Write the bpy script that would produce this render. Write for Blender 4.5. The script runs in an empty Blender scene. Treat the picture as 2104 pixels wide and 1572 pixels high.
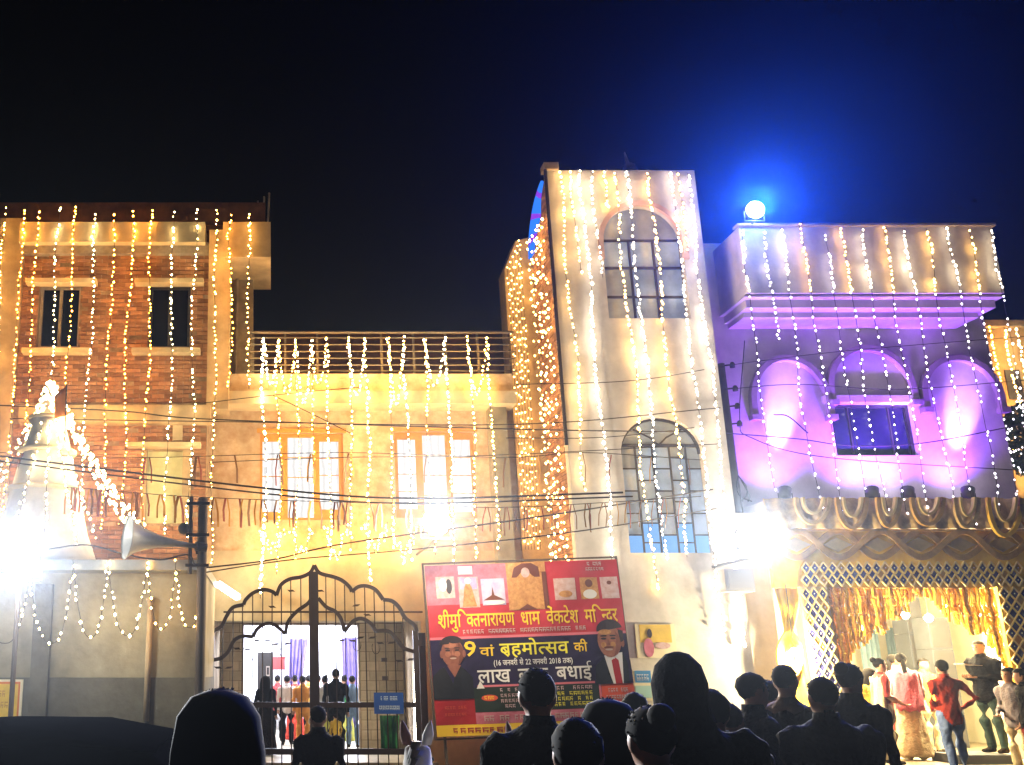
import bpy, bmesh, math, random
from mathutils import Vector, Matrix, Euler
random.seed(7)
PI = math.pi
SC = bpy.context.scene
COL = SC.collection

# ------------------------------------------------------------------ camera
F, CX, CY, HZ, EYE = 1900.0, 560.0, 916.0, 1380.0, 1.70
TH = math.atan((HZ - CY) / F)
cd = bpy.data.cameras.new('camera'); cam = bpy.data.objects.new('camera', cd); COL.objects.link(cam)
cam.location = (0, 0, EYE); cam.rotation_euler = (PI/2 + TH, 0, 0)
cd.sensor_width = 36; cd.sensor_fit = 'HORIZONTAL'; cd.lens = 36*F/2104
cd.shift_x = (1052 - CX)/2104; cd.shift_y = (CY - 786)/2104
cd.clip_end = 3000; cd.clip_start = 0.05
SC.camera = cam

# ------------------------------------------------------------------ night sky, faint moonlight, exposure
w = bpy.data.worlds.new('World'); SC.world = w; w.use_nodes = True
nt = w.node_tree; nt.nodes.clear()
sky = nt.nodes.new('ShaderNodeTexSky'); sky.sky_type = 'NISHITA'; sky.sun_disc = False
sky.sun_elevation = math.radians(-4.5); sky.sun_rotation = math.radians(200)
bg = nt.nodes.new('ShaderNodeBackground'); bg.inputs[1].default_value = 0.0004
out = nt.nodes.new('ShaderNodeOutputWorld')
nt.links.new(sky.outputs[0], bg.inputs[0]); nt.links.new(bg.outputs[0], out.inputs[0])
sd = bpy.data.lights.new('moonlight', 'SUN'); sd.energy = 0.004; sd.angle = math.radians(0.5); sd.color = (0.8, 0.88, 1)
so = bpy.data.objects.new('moonlight', sd); COL.objects.link(so); so.rotation_euler = (math.radians(50), 0, math.radians(20))
SC.view_settings.view_transform = 'Standard'; SC.view_settings.look = 'None'
SC.view_settings.exposure = 0.72; SC.view_settings.gamma = 1.0
SC.render.engine = 'CYCLES'
SC.cycles.use_denoising = True
SC.cycles.sample_clamp_indirect = 4.0
SC.cycles.sample_clamp_direct = 0.0
SC.cycles.max_bounces = 4; SC.cycles.diffuse_bounces = 2; SC.cycles.glossy_bounces = 2; SC.cycles.use_adaptive_sampling = True; SC.cycles.adaptive_threshold = 0.03; SC.cycles.caustics_reflective = False; SC.cycles.caustics_refractive = False; SC.cycles.volume_bounces = 0
SC.cycles.use_light_tree = True

# ------------------------------------------------------------------ helpers
CT, ST = math.cos(TH), math.sin(TH)
def W(px, py, Y):
    """world point on the vertical plane at depth Y seen at photo pixel px, py"""
    xc, yc = (px - CX)/F, (CY - py)/F
    t = Y/(CT - yc*ST)
    return Vector((t*xc, Y, EYE + t*(ST + yc*CT)))
def WX(px, py, Y): return W(px, py, Y).x
def WZ(py, Y): return W(CX, py, Y).z
def GY(py, z=0.0):
    """depth at which height z shows at row py"""
    yc = (CY - py)/F
    return (z - EYE)*(CT - yc*ST)/(ST + yc*CT)

class MB:
    def __init__(s): s.v = []; s.f = []; s.mi = []
    def add(s, vs, fs, m=0):
        n = len(s.v); s.v += [tuple(v) for v in vs]
        for f in fs: s.f.append(tuple(i+n for i in f)); s.mi.append(m)
        return s
    def box(s, x0, x1, y0, y1, z0, z1, m=0):
        x0, x1 = min(x0, x1), max(x0, x1); y0, y1 = min(y0, y1), max(y0, y1); z0, z1 = min(z0, z1), max(z0, z1)
        return s.add([(x0,y0,z0),(x1,y0,z0),(x1,y1,z0),(x0,y1,z0),(x0,y0,z1),(x1,y0,z1),(x1,y1,z1),(x0,y1,z1)],
                     [(0,3,2,1),(4,5,6,7),(0,1,5,4),(1,2,6,5),(2,3,7,6),(3,0,4,7)], m)
    def prism(s, pts, y0, y1, m=0):
        """polygon (x,z) counter-clockwise seen from the front (-Y), extruded from y0 (front) to y1"""
        n = len(pts)
        a = sum(pts[i][0]*pts[(i+1) % n][1] - pts[(i+1) % n][0]*pts[i][1] for i in range(n))
        if a < 0: pts = pts[::-1]
        vs = [(x, y0, z) for x, z in pts] + [(x, y1, z) for x, z in pts]
        fs = [tuple(range(n)), tuple(range(2*n-1, n-1, -1))] + [(i, i+n, (i+1) % n + n, (i+1) % n) for i in range(n)]
        return s.add(vs, fs, m)
    def ring(s, path, hw, y0, y1, m=0):
        """band of half width hw along an open (x,z) path, extruded in Y"""
        L, R = [], []
        for i, p in enumerate(path):
            a = Vector(path[max(i-1, 0)]); b = Vector(path[min(i+1, len(path)-1)])
            d = (b-a); d = d.normalized() if d.length > 1e-9 else Vector((1, 0)); nrm = Vector((-d.y, d.x))
            h = hw[i] if isinstance(hw, (list, tuple)) else hw
            L.append(Vector(p)+nrm*h); R.append(Vector(p)-nrm*h)
        for i in range(len(path)-1):
            q = [L[i], R[i], R[i+1], L[i+1]]
            vs = [(p.x, y0, p.y) for p in q] + [(p.x, y1, p.y) for p in q]
            s.add(vs, [(0,1,2,3),(7,6,5,4),(0,4,5,1),(1,5,6,2),(2,6,7,3),(3,7,4,0)], m)
        return s
    def tube(s, pts, r, n=6, m=0, caps=True):
        pts = [Vector(p) for p in pts]; rings = []
        for i, p in enumerate(pts):
            d = (pts[min(i+1, len(pts)-1)] - pts[max(i-1, 0)])
            d = d.normalized() if d.length > 1e-9 else Vector((0, 0, 1))
            u = d.cross(Vector((0, 0, 1)));
            if u.length < 1e-3: u = d.cross(Vector((0, 1, 0)))
            u.normalize(); vv = u.cross(d)
            rr = r[i] if isinstance(r, (list, tuple)) else r
            rings.append([p + u*rr*math.cos(2*PI*k/n) + vv*rr*math.sin(2*PI*k/n) for k in range(n)])
        vs = [q for R in rings for q in R]; fs = []
        for i in range(len(pts)-1):
            for k in range(n): fs.append((i*n+k, i*n+(k+1) % n, (i+1)*n+(k+1) % n, (i+1)*n+k))
        if caps: fs += [tuple(range(n-1, -1, -1)), tuple((len(pts)-1)*n+k for k in range(n))]
        return s.add(vs, fs, m)
    def loft(s, secs, n=14, m=0):
        """secs: (centre, rx, ry[, xaxis, yaxis]) ellipses stacked"""
        vs, fs = [], []
        for q in secs:
            c, rx, ry = Vector(q[0]), q[1], q[2]
            ax = Vector(q[3]) if len(q) > 3 else Vector((1, 0, 0)); ay = Vector(q[4]) if len(q) > 4 else Vector((0, 1, 0))
            for k in range(n): vs.append(c + ax*rx*math.cos(2*PI*k/n) + ay*ry*math.sin(2*PI*k/n))
        for i in range(len(secs)-1):
            for k in range(n): fs.append((i*n+k, i*n+(k+1) % n, (i+1)*n+(k+1) % n, (i+1)*n+k))
        fs += [tuple(range(n-1, -1, -1)), tuple((len(secs)-1)*n+k for k in range(n))]
        return s.add(vs, fs, m)
    def ball(s, c, r, m=0, ns=8, nr=5):
        c = Vector(c); rx, ry, rz = r if isinstance(r, (tuple, list)) else (r, r, r)
        vs = [c + Vector((0, 0, -rz))]; fs = []
        for i in range(1, nr):
            a = PI*i/nr
            for k in range(ns): vs.append(c + Vector((rx*math.sin(a)*math.cos(2*PI*k/ns), ry*math.sin(a)*math.sin(2*PI*k/ns), -rz*math.cos(a))))
        vs.append(c + Vector((0, 0, rz))); N = len(vs)-1
        for k in range(ns): fs.append((0, 1+(k+1) % ns, 1+k)); fs.append((N, N-ns+k, N-ns+(k+1) % ns))
        for i in range(nr-2):
            for k in range(ns): fs.append((1+i*ns+k, 1+i*ns+(k+1) % ns, 1+(i+1)*ns+(k+1) % ns, 1+(i+1)*ns+k))
        return s.add(vs, fs, m)
    def octa(s, c, r, m=0):
        x, y, z = c
        return s.add([(x+r,y,z),(x-r,y,z),(x,y+r,z),(x,y-r,z),(x,y,z+r*1.3),(x,y,z-r*1.3)],
                     [(0,2,4),(2,1,4),(1,3,4),(3,0,4),(2,0,5),(1,2,5),(3,1,5),(0,3,5)], m)
    def build(s, name, mats, parent=None, smooth=False, **tags):
        me = bpy.data.meshes.new(name); me.from_pydata(s.v, [], s.f)
        for m in (mats if isinstance(mats, (list, tuple)) else [mats]): me.materials.append(m)
        if len(me.materials) > 1: me.polygons.foreach_set('material_index', s.mi)
        if smooth: me.polygons.foreach_set('use_smooth', [True]*len(me.polygons))
        me.update()
        return link(name, me, parent, **tags)
def link(name, me, parent=None, **tags):
    o = bpy.data.objects.new(name, me); COL.objects.link(o)
    if parent is not None:
        o.parent = parent
        o.matrix_parent_inverse = parent.matrix_basis.inverted()
    for k, v in tags.items(): o[k] = v
    return o
def thing(name, label, cat, loc=(0,0,0), group=None, rz=0.0):
    o = bpy.data.objects.new(name, None); COL.objects.link(o); o.location = loc; o.rotation_euler = (0, 0, rz)
    o.empty_display_size = 0.2
    o['label'] = label; o['category'] = cat
    if group: o['group'] = group
    return o
def tag(o, label, cat, group=None, kind=None):
    o['label'] = label; o['category'] = cat
    if group: o['group'] = group
    if kind: o['kind'] = kind
    return o

# ------------------------------------------------------------------ materials
def mat(name, col, rough=0.85, var=0.0, scale=6.0, bump=0.0, col2=None, stain=0.0, metal=0.0, streak=False, island=0.0):
    m = bpy.data.materials.new(name); m.use_nodes = True; t = m.node_tree; N, L = t.nodes, t.links
    b = N['Principled BSDF']; b.inputs['Roughness'].default_value = rough; b.inputs['Metallic'].default_value = metal
    c = tuple(col)+(1,)
    if var or col2 or bump or stain or island:
        tc = N.new('ShaderNodeTexCoord'); mp = N.new('ShaderNodeMapping'); L.new(tc.outputs['Object'], mp.inputs[0])
        if streak: mp.inputs['Scale'].default_value = (1, 1, 0.18)
        nz = N.new('ShaderNodeTexNoise'); nz.inputs['Scale'].default_value = scale; nz.inputs['Detail'].default_value = 8; nz.inputs['Roughness'].default_value = 0.65
        L.new(mp.outputs[0], nz.inputs['Vector'])
        c2 = tuple(col2)+(1,) if col2 else tuple(x*(1-var) for x in col)+(1,)
        rp = N.new('ShaderNodeValToRGB'); rp.color_ramp.elements[0].position = 0.36; rp.color_ramp.elements[1].position = 0.66
        rp.color_ramp.elements[0].color = c2; rp.color_ramp.elements[1].color = c
        L.new(nz.outputs[0], rp.inputs[0]); last = rp.outputs[0]
        if stain:
            n2 = N.new('ShaderNodeTexNoise'); n2.inputs['Scale'].default_value = scale*0.27; n2.inputs['Detail'].default_value = 5
            mp2 = N.new('ShaderNodeMapping'); mp2.inputs['Scale'].default_value = (1, 1, 0.3); L.new(tc.outputs['Object'], mp2.inputs[0]); L.new(mp2.outputs[0], n2.inputs['Vector'])
            r2 = N.new('ShaderNodeValToRGB'); r2.color_ramp.elements[0].position = 0.38; r2.color_ramp.elements[1].position = 0.6
            r2.color_ramp.elements[0].color = (1-stain,)*3+(1,); r2.color_ramp.elements[1].color = (1, 1, 1, 1)
            L.new(n2.outputs[0], r2.inputs[0])
            mx = N.new('ShaderNodeMix'); mx.data_type = 'RGBA'; mx.blend_type = 'MULTIPLY'; mx.inputs[0].default_value = 1
            L.new(last, mx.inputs[6]); L.new(r2.outputs[0], mx.inputs[7]); last = mx.outputs[2]
        if island:
            g = N.new('ShaderNodeNewGeometry'); oi = N.new('ShaderNodeObjectInfo')
            ad = N.new('ShaderNodeMath'); ad.operation = 'ADD'; L.new(g.outputs['Random Per Island'], ad.inputs[0]); L.new(oi.outputs['Random'], ad.inputs[1])
            fr = N.new('ShaderNodeMath'); fr.operation = 'FRACT'; L.new(ad.outputs[0], fr.inputs[0])
            mr = N.new('ShaderNodeMapRange'); mr.inputs[3].default_value = 1-island; mr.inputs[4].default_value = 1+island*0.5; L.new(fr.outputs[0], mr.inputs[0])
            hs = N.new('ShaderNodeHueSaturation'); L.new(mr.outputs[0], hs.inputs['Value']); L.new(last, hs.inputs['Color']); last = hs.outputs[0]
        L.new(last, b.inputs['Base Color'])
        if bump:
            bp = N.new('ShaderNodeBump'); bp.inputs['Strength'].default_value = bump; bp.inputs['Distance'].default_value = 0.02
            n3 = N.new('ShaderNodeTexNoise'); n3.inputs['Scale'].default_value = scale*4; n3.inputs['Detail'].default_value = 6
            L.new(tc.outputs['Object'], n3.inputs['Vector']); L.new(n3.outputs[0], bp.inputs['Height']); L.new(bp.outputs[0], b.inputs['Normal'])
    else:
        b.inputs['Base Color'].default_value = c
    return m
def emit(name, col, s, sample=True, vary=False):
    m = bpy.data.materials.new(name); m.use_nodes = True; t = m.node_tree; t.nodes.clear()
    e = t.nodes.new('ShaderNodeEmission'); e.inputs[0].default_value = tuple(col)+(1,); e.inputs[1].default_value = s
    if vary:                                              # bulbs differ in brightness, some nearly dead
        g = t.nodes.new('ShaderNodeNewGeometry'); mr = t.nodes.new('ShaderNodeMapRange'); mr.inputs[3].default_value = s*0.25; mr.inputs[4].default_value = s*1.75
        t.links.new(g.outputs['Random Per Island'], mr.inputs[0]); t.links.new(mr.outputs[0], e.inputs[1])
    o = t.nodes.new('ShaderNodeOutputMaterial'); t.links.new(e.outputs[0], o.inputs[0])
    if not sample: m.cycles.emission_sampling = 'NONE'
    return m
def glassy(name, col, rough=0.12, var=0.4, scale=1.5):
    m = mat(name, col, rough, var=var, scale=scale); m.node_tree.nodes['Principled BSDF'].inputs['IOR'].default_value = 1.5
    return m

M = dict(
 road=mat('asphalt', (0.05,0.05,0.05), 0.9, var=0.4, scale=3, bump=0.4),
 floor=mat('floor_tile', (0.42,0.36,0.26), 0.5, var=0.3, scale=2),
 brick=mat('red_brick', (0.46,0.25,0.14), 0.92, col2=(0.34,0.16,0.085), scale=4, bump=0.5, island=0.4, stain=0.3),
 mortar=mat('mortar', (0.42,0.31,0.21), 0.95, var=0.4, scale=7, bump=0.4, stain=0.4),
 tan=mat('tan_plaster', (0.56,0.43,0.27), 0.9, var=0.3, scale=2.5, bump=0.3, stain=0.45),
 cream=mat('cream_paint', (0.70,0.59,0.40), 0.85, var=0.2, scale=3, bump=0.15, stain=0.3),
 midwall=mat('weathered_plaster', (0.66,0.54,0.40), 0.9, col2=(0.46,0.31,0.20), scale=3.2, bump=0.35, stain=0.3),
 white=mat('white_plaster', (0.72,0.69,0.66), 0.85, var=0.22, scale=2.2, bump=0.3, stain=0.35),
 house=mat('house_plaster', (0.68,0.60,0.62), 0.85, var=0.2, scale=2.0, bump=0.25, stain=0.25),
 mould=mat('arch_moulding', (0.33,0.24,0.30), 0.8, var=0.2, scale=4),
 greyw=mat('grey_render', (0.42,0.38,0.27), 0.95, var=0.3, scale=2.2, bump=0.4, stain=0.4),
 greydado=mat('grey_dado_shaded', (0.17,0.16,0.125), 0.95, var=0.35, scale=2.5, bump=0.4, stain=0.3),  # dado tone, also darkened for the shade low on the wall
 concrete=mat('concrete', (0.42,0.36,0.30), 0.95, var=0.4, scale=4, bump=0.4, stain=0.3),
 darkroof=mat('dark_brown_brick', (0.12,0.05,0.03), 0.9, var=0.4, scale=5),
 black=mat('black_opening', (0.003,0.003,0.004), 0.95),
 iron=mat('dark_iron', (0.025,0.012,0.008), 0.5, metal=0.3),
 rail=mat('steel_rail', (0.16,0.13,0.10), 0.5, metal=0.4),
 frame=mat('orange_frame', (0.55,0.27,0.06), 0.6, var=0.2, scale=8),
 glass=glassy('grey_glass', (0.30,0.36,0.44), 0.3),
 glassb=glassy('blue_glass', (0.34,0.47,0.74), 0.3),
 mull=mat('dark_mullion', (0.03,0.03,0.035), 0.5),
 cable=mat('black_cable', (0.018,0.014,0.012), 0.7),
 pole=mat('weathered_pole', (0.10,0.075,0.06), 0.85, var=0.4, scale=6, streak=True),
 housing=mat('lamp_housing', (0.06,0.06,0.065), 0.5),
 housingl=mat('grey_lamp_housing', (0.35,0.35,0.38), 0.5),
 horn=mat('grey_horn', (0.25,0.26,0.27), 0.45, var=0.2, scale=6),
 yellow=mat('yellow_cloth', (0.82,0.57,0.06), 0.85, col2=(0.72,0.42,0.03), scale=4, bump=0.2),
 marigold=mat('marigold_fringe', (0.86,0.52,0.03), 0.9, col2=(0.75,0.36,0.02), scale=16, bump=0.1, island=0.2),
 creamc=mat('cream_ribbon', (0.74,0.56,0.22), 0.8, var=0.15, scale=10),
 brown=mat('brown_ribbon', (0.55,0.31,0.06), 0.85, var=0.3, scale=8),
 navy=mat('navy_cloth', (0.03,0.03,0.26), 0.8, var=0.3, scale=10),
 festoon=mat('gold_festoon', (0.66,0.45,0.18), 0.9, var=0.4, scale=6, bump=0.4),
 hallw=mat('hall_white', (0.75,0.75,0.78), 0.8, var=0.08, scale=2),
 tile=mat('beige_tile', (0.70,0.57,0.38), 0.6, var=0.3, scale=3, bump=0.15, island=0.2),
 orangeflag=mat('orange_flag', (0.75,0.22,0.02), 0.8),
 leaf=mat('dark_leaf', (0.035,0.06,0.02), 0.8, var=0.4, scale=8, island=0.5),
)
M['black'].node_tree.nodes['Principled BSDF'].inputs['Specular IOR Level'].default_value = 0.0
E = dict(
 warm=emit('warm_bulb', (1.0,0.36,0.035), 74, vary=True), gold=emit('gold_bulb', (1.0,0.50,0.09), 66, vary=True),
 pearl=emit('pearl_bulb', (1.0,0.82,0.58), 12.5, vary=True), amber=emit('amber_bulb', (1.0,0.55,0.14), 24, vary=True),
 white=emit('white_bulb', (1.0,0.70,0.28), 50, vary=True), cool=emit('cool_bulb', (0.95,0.85,1.0), 8.5, vary=True),
 pane=emit('lit_pane', (1.0,0.96,0.92), 0.62), bluepane=emit('blue_glow_pane', (0.28,0.55,1.0), 0.55), flood=emit('flood_lens', (0.92,0.95,1.0), 60, False),
 floodblue=emit('blue_flood_lens', (0.45,0.72,1.0), 80, False), tubel=emit('tube_lamp', (1.0,0.90,0.66), 34),
 globe=emit('globe_lamp', (1.0,0.9,0.62), 30), upl=emit('uplight_lens', (0.85,0.8,1.0), 40, False),
 led=emit('blue_led', (0.03,0.2,1.0), 0.75), ledv=emit('violet_led', (0.3,0.05,0.8), 0.6),
)
nt_ = E['pane'].node_tree; e_ = next(n for n in nt_.nodes if n.type == 'EMISSION')   # lit curtain: fold shading painted into the pane's glow
tc_ = nt_.nodes.new('ShaderNodeTexCoord'); wv_ = nt_.nodes.new('ShaderNodeTexWave'); wv_.inputs['Scale'].default_value = 2.2; wv_.inputs['Distortion'].default_value = 3; wv_.inputs['Detail'].default_value = 3
mr_ = nt_.nodes.new('ShaderNodeMapRange'); mr_.inputs[3].default_value = 0.52; mr_.inputs[4].default_value = 0.85
nt_.links.new(tc_.outputs['Object'], wv_.inputs['Vector']); nt_.links.new(wv_.outputs['Fac'], mr_.inputs[0]); nt_.links.new(mr_.outputs[0], e_.inputs[1])
def point(parent, loc, col, watts, r=0.08, name='lamp_light'):
    d = bpy.data.lights.new(name, 'POINT'); d.color = col; d.energy = watts; d.shadow_soft_size = r
    o = bpy.data.objects.new(name, d); COL.objects.link(o); o.parent = parent
    o.matrix_parent_inverse = parent.matrix_basis.inverted() if parent else Matrix(); o.location = loc
    return o
def spot(parent, loc, target, col, watts, ang, blend=0.6, r=0.05, name='lamp_light'):
    d = bpy.data.lights.new(name, 'SPOT'); d.color = col; d.energy = watts; d.spot_size = ang; d.spot_blend = blend; d.shadow_soft_size = r
    o = bpy.data.objects.new(name, d); COL.objects.link(o); o.parent = parent
    o.matrix_parent_inverse = parent.matrix_basis.inverted() if parent else Matrix(); o.location = loc
    o.rotation_euler = (Vector(target)-Vector(loc)).to_track_quat('-Z', 'Y').to_euler()
    return o

def walls(mb, x0, x1, z0, z1, y0, y1, holes):
    """solid wall with rectangular openings (x0,x1,z0,z1), built from butted blocks"""
    xs = sorted({x0, x1} | {min(max(h[i], x0), x1) for h in holes for i in (0, 1)})
    for a, b in zip(xs, xs[1:]):
        if b-a < 1e-6: continue
        cuts = sorted([(h[2], h[3]) for h in holes if h[0] < (a+b)/2 < h[1]])
        z = z0
        for c, d in cuts:
            if c > z: mb.box(a, b, y0, y1, z, c)
            z = max(z, d)
        if z < z1: mb.box(a, b, y0, y1, z, z1)
    return mb
def arc(cx, cz, rx, rz, a0=PI, a1=0.0, n=20):
    return [(cx+rx*math.cos(a0+(a1-a0)*i/n), cz+rz*math.sin(a0+(a1-a0)*i/n)) for i in range(n+1)]
def spandrels(mb, cx, zs, r, rz, y0, y1):
    """fills the corners above an arch springing at zs"""
    for s in (-1, 1):
        a = [(cx+s*r*math.cos(t*PI/2/10), zs+rz*math.sin(t*PI/2/10)) for t in range(11)]
        for p, q in zip(a, a[1:]):
            mb.prism([p, (p[0], zs+rz), (q[0], zs+rz), q], y0, y1)
ORD = ['first','second','third','fourth','fifth','sixth','seventh','eighth','ninth','tenth','eleventh','twelfth','thirteenth','fourteenth','fifteenth','sixteenth','seventeenth','eighteenth']
def prismx(mb, pts, x0, x1, m=0):
    """polygon in (y,z), extruded along x"""
    n = len(pts); vs = [(x0, y, z) for y, z in pts] + [(x1, y, z) for y, z in pts]
    a = sum(pts[i][0]*pts[(i+1) % n][1] - pts[(i+1) % n][0]*pts[i][1] for i in range(n))
    fs = [tuple(range(n-1, -1, -1)), tuple(range(n, 2*n))] + [(i, (i+1) % n, (i+1) % n+n, i+n) for i in range(n)]
    if a < 0: fs = [f[::-1] for f in fs]
    return mb.add(vs, fs, m)
def pbox(mb, px0, py0, px1, py1, Y, d, m=0, row=None):
    """block whose front face covers the given photo rectangle on the plane Y, d deep"""
    r = (py0+py1)/2 if row is None else row
    return mb.box(WX(px0, r, Y), WX(px1, r, Y), Y, Y+d, WZ(py1, Y), WZ(py0, Y), m)

# ================================================================== ground
road = MB().add([(-400,-400,0),(400,-400,0),(400,400,0),(-400,400,0)], [(0,1,2,3)]).build('road', M['road'], kind='structure')

# ================================================================== brick house on the left
YL = 17.0
bh = thing('brick_house', 'unfinished red brick house with cream roof beam at the left', 'house', (WX(230,800,YL), YL, 0))
xl0, xl1 = WX(-110, 700, YL), WX(428, 700, YL)
zt = WZ(500, YL)
wins = [(WX(78,650,YL), WX(163,650,YL), WZ(712,YL), WZ(585,YL)), (WX(305,650,YL), WX(390,650,YL), WZ(712,YL), WZ(585,YL)),
        (WX(290,985,YL), WX(392,985,YL), WZ(1075,YL), WZ(912,YL))]
mb = walls(MB(), xl0, xl1, 0, zt, YL+0.02, YL+0.30, wins)
mb.box(xl0, xl1, YL+0.302, YL+0.42, 0, zt)            # inner leaf: keeps the rooms dark
mb.box(xl0, xl1, YL+5.8, YL+6, 0, zt+0.3); mb.box(xl1-0.2, xl1, YL+0.425, YL+5.79, 0, zt)
mb.build('wall', M['mortar'], bh)
MB().box(xl0, xl1+0.5, YL+0.2, YL+6, zt+0.37, zt+0.5).build('roof', M['darkroof'], bh)
mb = MB(); pbox(mb, -110, 416, 545, 455, YL+0.05, 0.3); mb.build('parapet', M['darkroof'], bh)
mb = MB(); pbox(mb, 40, 456, 421, 497, YL-0.28, 0.6); mb.build('roof_beam', M['cream'], bh)
mb = MB(); pbox(mb, 44, 497.8, 428, 521, YL-0.12, 0.3); mb.build('plaster_band', M['concrete'], bh)
mb = MB(); mb.box(xl0, WX(38,700,YL), YL-0.16, YL+0.015, 0, WZ(456, YL)); mb.build('corner_pillar', M['tan'], bh)
mb = MB(); pbox(mb, 428, 472, 472, 840, YL-0.14, 0.5, row=600); mb.build('corner_pillar', M['tan'], bh)
mb = MB(); pbox(mb, 458, 456, 556, 528, YL-0.2, 1.6)
mb.build('balcony_box', M['tan'], bh)
mb = MB(); pbox(mb, 470, 528.6, 520, 1100, YL+0.9, 0.3, row=640); mb.build('set_back_wall', M['concrete'], bh)
mb = MB(); mb.tube([W(488, 530, YL+0.85), W(484, 770, YL+0.85)], 0.035); mb.build('drain_pipe', M['concrete'], bh)
for px0, px1, py in ((52,197,571),(276,418,571)):
    mb = MB(); pbox(mb, px0, py, px1, py+9, YL-0.22, 0.215); mb.build('lintel', M['cream'], bh)
for px0, px1, py in ((44,186,714),(270,411,714)):
    mb = MB(); pbox(mb, px0, py, px1, py+10, YL-0.2, 0.195); mb.build('sill', M['cream'], bh)
for k, (a, b, c, d) in enumerate(wins[:2]):
    wo = MB()
    for q in ((a, a+0.05, c, d), (b-0.05, b, c, d), (a+0.052, b-0.052, c, c+0.05), (a+0.052, b-0.052, d-0.05, d), ((a+b)/2-0.03, (a+b)/2+0.03, c+0.052, d-0.052)):
        wo.box(q[0], q[1], YL+0.12, YL+0.18, q[2], q[3])
    wo = wo.build('window', M['concrete'] if k == 0 else M['mull'], bh)
    for s in (0, 1):
        x0 = a+0.055 if s == 0 else (a+b)/2+0.035; x1 = (a+b)/2-0.035 if s == 0 else b-0.055
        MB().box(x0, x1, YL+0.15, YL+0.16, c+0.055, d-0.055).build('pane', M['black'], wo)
a, b, c, d = wins[2]
wo = MB(); wo.box(a, a+0.09, YL+0.0, YL+0.15, c, d); wo.box(b-0.16, b, YL+0.0, YL+0.15, c, d); wo.box(a+0.092, b-0.162, YL+0.0, YL+0.15, d-0.12, d)
wo = wo.build('window', M['tan'], bh)
M['shutter'] = mat('pale_green_shutter', (0.55,0.58,0.38), 0.7, var=0.25, scale=3)
MB().box(a+0.095, b-0.165, YL+0.1, YL+0.13, c, d-0.125).build('shutter', M['shutter'], wo)
mb = MB(); pbox(mb, 260, 908, 412, 917, YL-0.2, 0.19); mb.build('lintel', M['cream'], bh)
mb = MB(); pbox(mb, 38, 832, 432, 868, YL-0.25, 0.24); mb.build('ledge', M['tan'], bh)
mb = MB(); pbox(mb, 355, 855, 375, 905, YL-0.05, 0.04); mb.build('plaster_patch', M['cream'], bh)
# bricks: the largest three hundred are single pieces, the rest one mass
BW, BH, BG = 0.225, 0.072, 0.013
bx0, bx1 = WX(40,700,YL), WX(427,700,YL)
spots_ = []
blk = wins + [(WX(38,850,YL)-1, xl1+1, WZ(869,YL)-0.002, WZ(831,YL)+0.002)]
z = WZ(1165, YL); row = 0
while z+BH < WZ(522, YL):
    x = bx0 - (BW+BG)/2*(row % 2)
    while x < bx1:
        a, b = max(x, bx0), min(x+BW, bx1)
        for h in blk:
            if z+BH > h[2]-0.01 and z < h[3]+0.01:
                if a < h[1]+0.01 and b > h[0]-0.01:
                    if a < h[0]-0.06: b = min(b, h[0]-0.01)
                    elif b > h[1]+0.06: a = max(a, h[1]+0.01)
                    else: b = a
        if b-a > 0.05 and random.random() > 0.03: spots_.append((a, b, z))
        x += BW+BG
    z += BH+BG; row += 1
full = [s for s in spots_ if s[1]-s[0] > BW-0.003]
vis = sorted(full, key=lambda s: abs(s[2]-WZ(755, YL)))[:300]; vset = set(vis)
bm_ = MB().box(0, BW, -0.018, 0.03, 0, BH); bme = None
for i, (a, b, z) in enumerate(vis):
    if bme is None:
        o = bm_.build('brick', M['brick'], bh); bme = o.data
    else: o = link('brick', bme, bh)
    o.location = (a, YL+random.uniform(-0.004, 0.004), z+random.uniform(-0.002, 0.002))
mb = MB()
for s in spots_:
    if s in vset: continue
    j = random.uniform(-0.005, 0.004); mb.box(s[0], s[1], YL-0.018+j, YL+0.03+j, s[2], s[2]+BH)
mb.build('brickwork', M['brick'], bh, kind='stuff')
# rods left standing on the roof
mb = MB(); p = W(540, 455, YL+0.2)
for dx in (-0.08, 0.02, 0.1): mb.tube([p+Vector((dx,0,0)), p+Vector((dx*1.3,0.02,0.55+dx))], 0.02)
mb.build('starter_rods', M['concrete'], bh)

# ================================================================== shrine with spire in front of it (its grey wall is the street wall)
YS = 14.0
sh = thing('shrine', 'grey rendered roadside shrine wall with dark awning edge', 'shrine', (WX(180,1300,YS), YS, 0))
zc = WZ(1178, YS); xs0, xs1 = WX(-120,1300,YS), WX(418,1300,YS)
zd = WZ(1392, YS)
MB().box(xs0, xs1, YS, YS+2.6, zd, zc).build('wall', M['greyw'], sh)
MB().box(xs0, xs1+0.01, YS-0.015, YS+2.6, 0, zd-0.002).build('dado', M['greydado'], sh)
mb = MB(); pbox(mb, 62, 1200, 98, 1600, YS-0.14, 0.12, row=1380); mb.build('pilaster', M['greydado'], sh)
mb = MB(); mb.box(xs0-0.1, xs1+0.02, YS-0.45, YS+2.65, zc+0.002, WZ(1150,YS-0.45)); mb.build('awning_slab', M['horn'], sh)
mb = MB(); mb.tube([W(309,1232,YS-0.06), W(300,1482,YS-0.06)], 0.045, 8); mb.ball(W(309,1232,YS-0.06), 0.06); mb.build('drain_pipe', M['tan'], sh, smooth=True)
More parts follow.
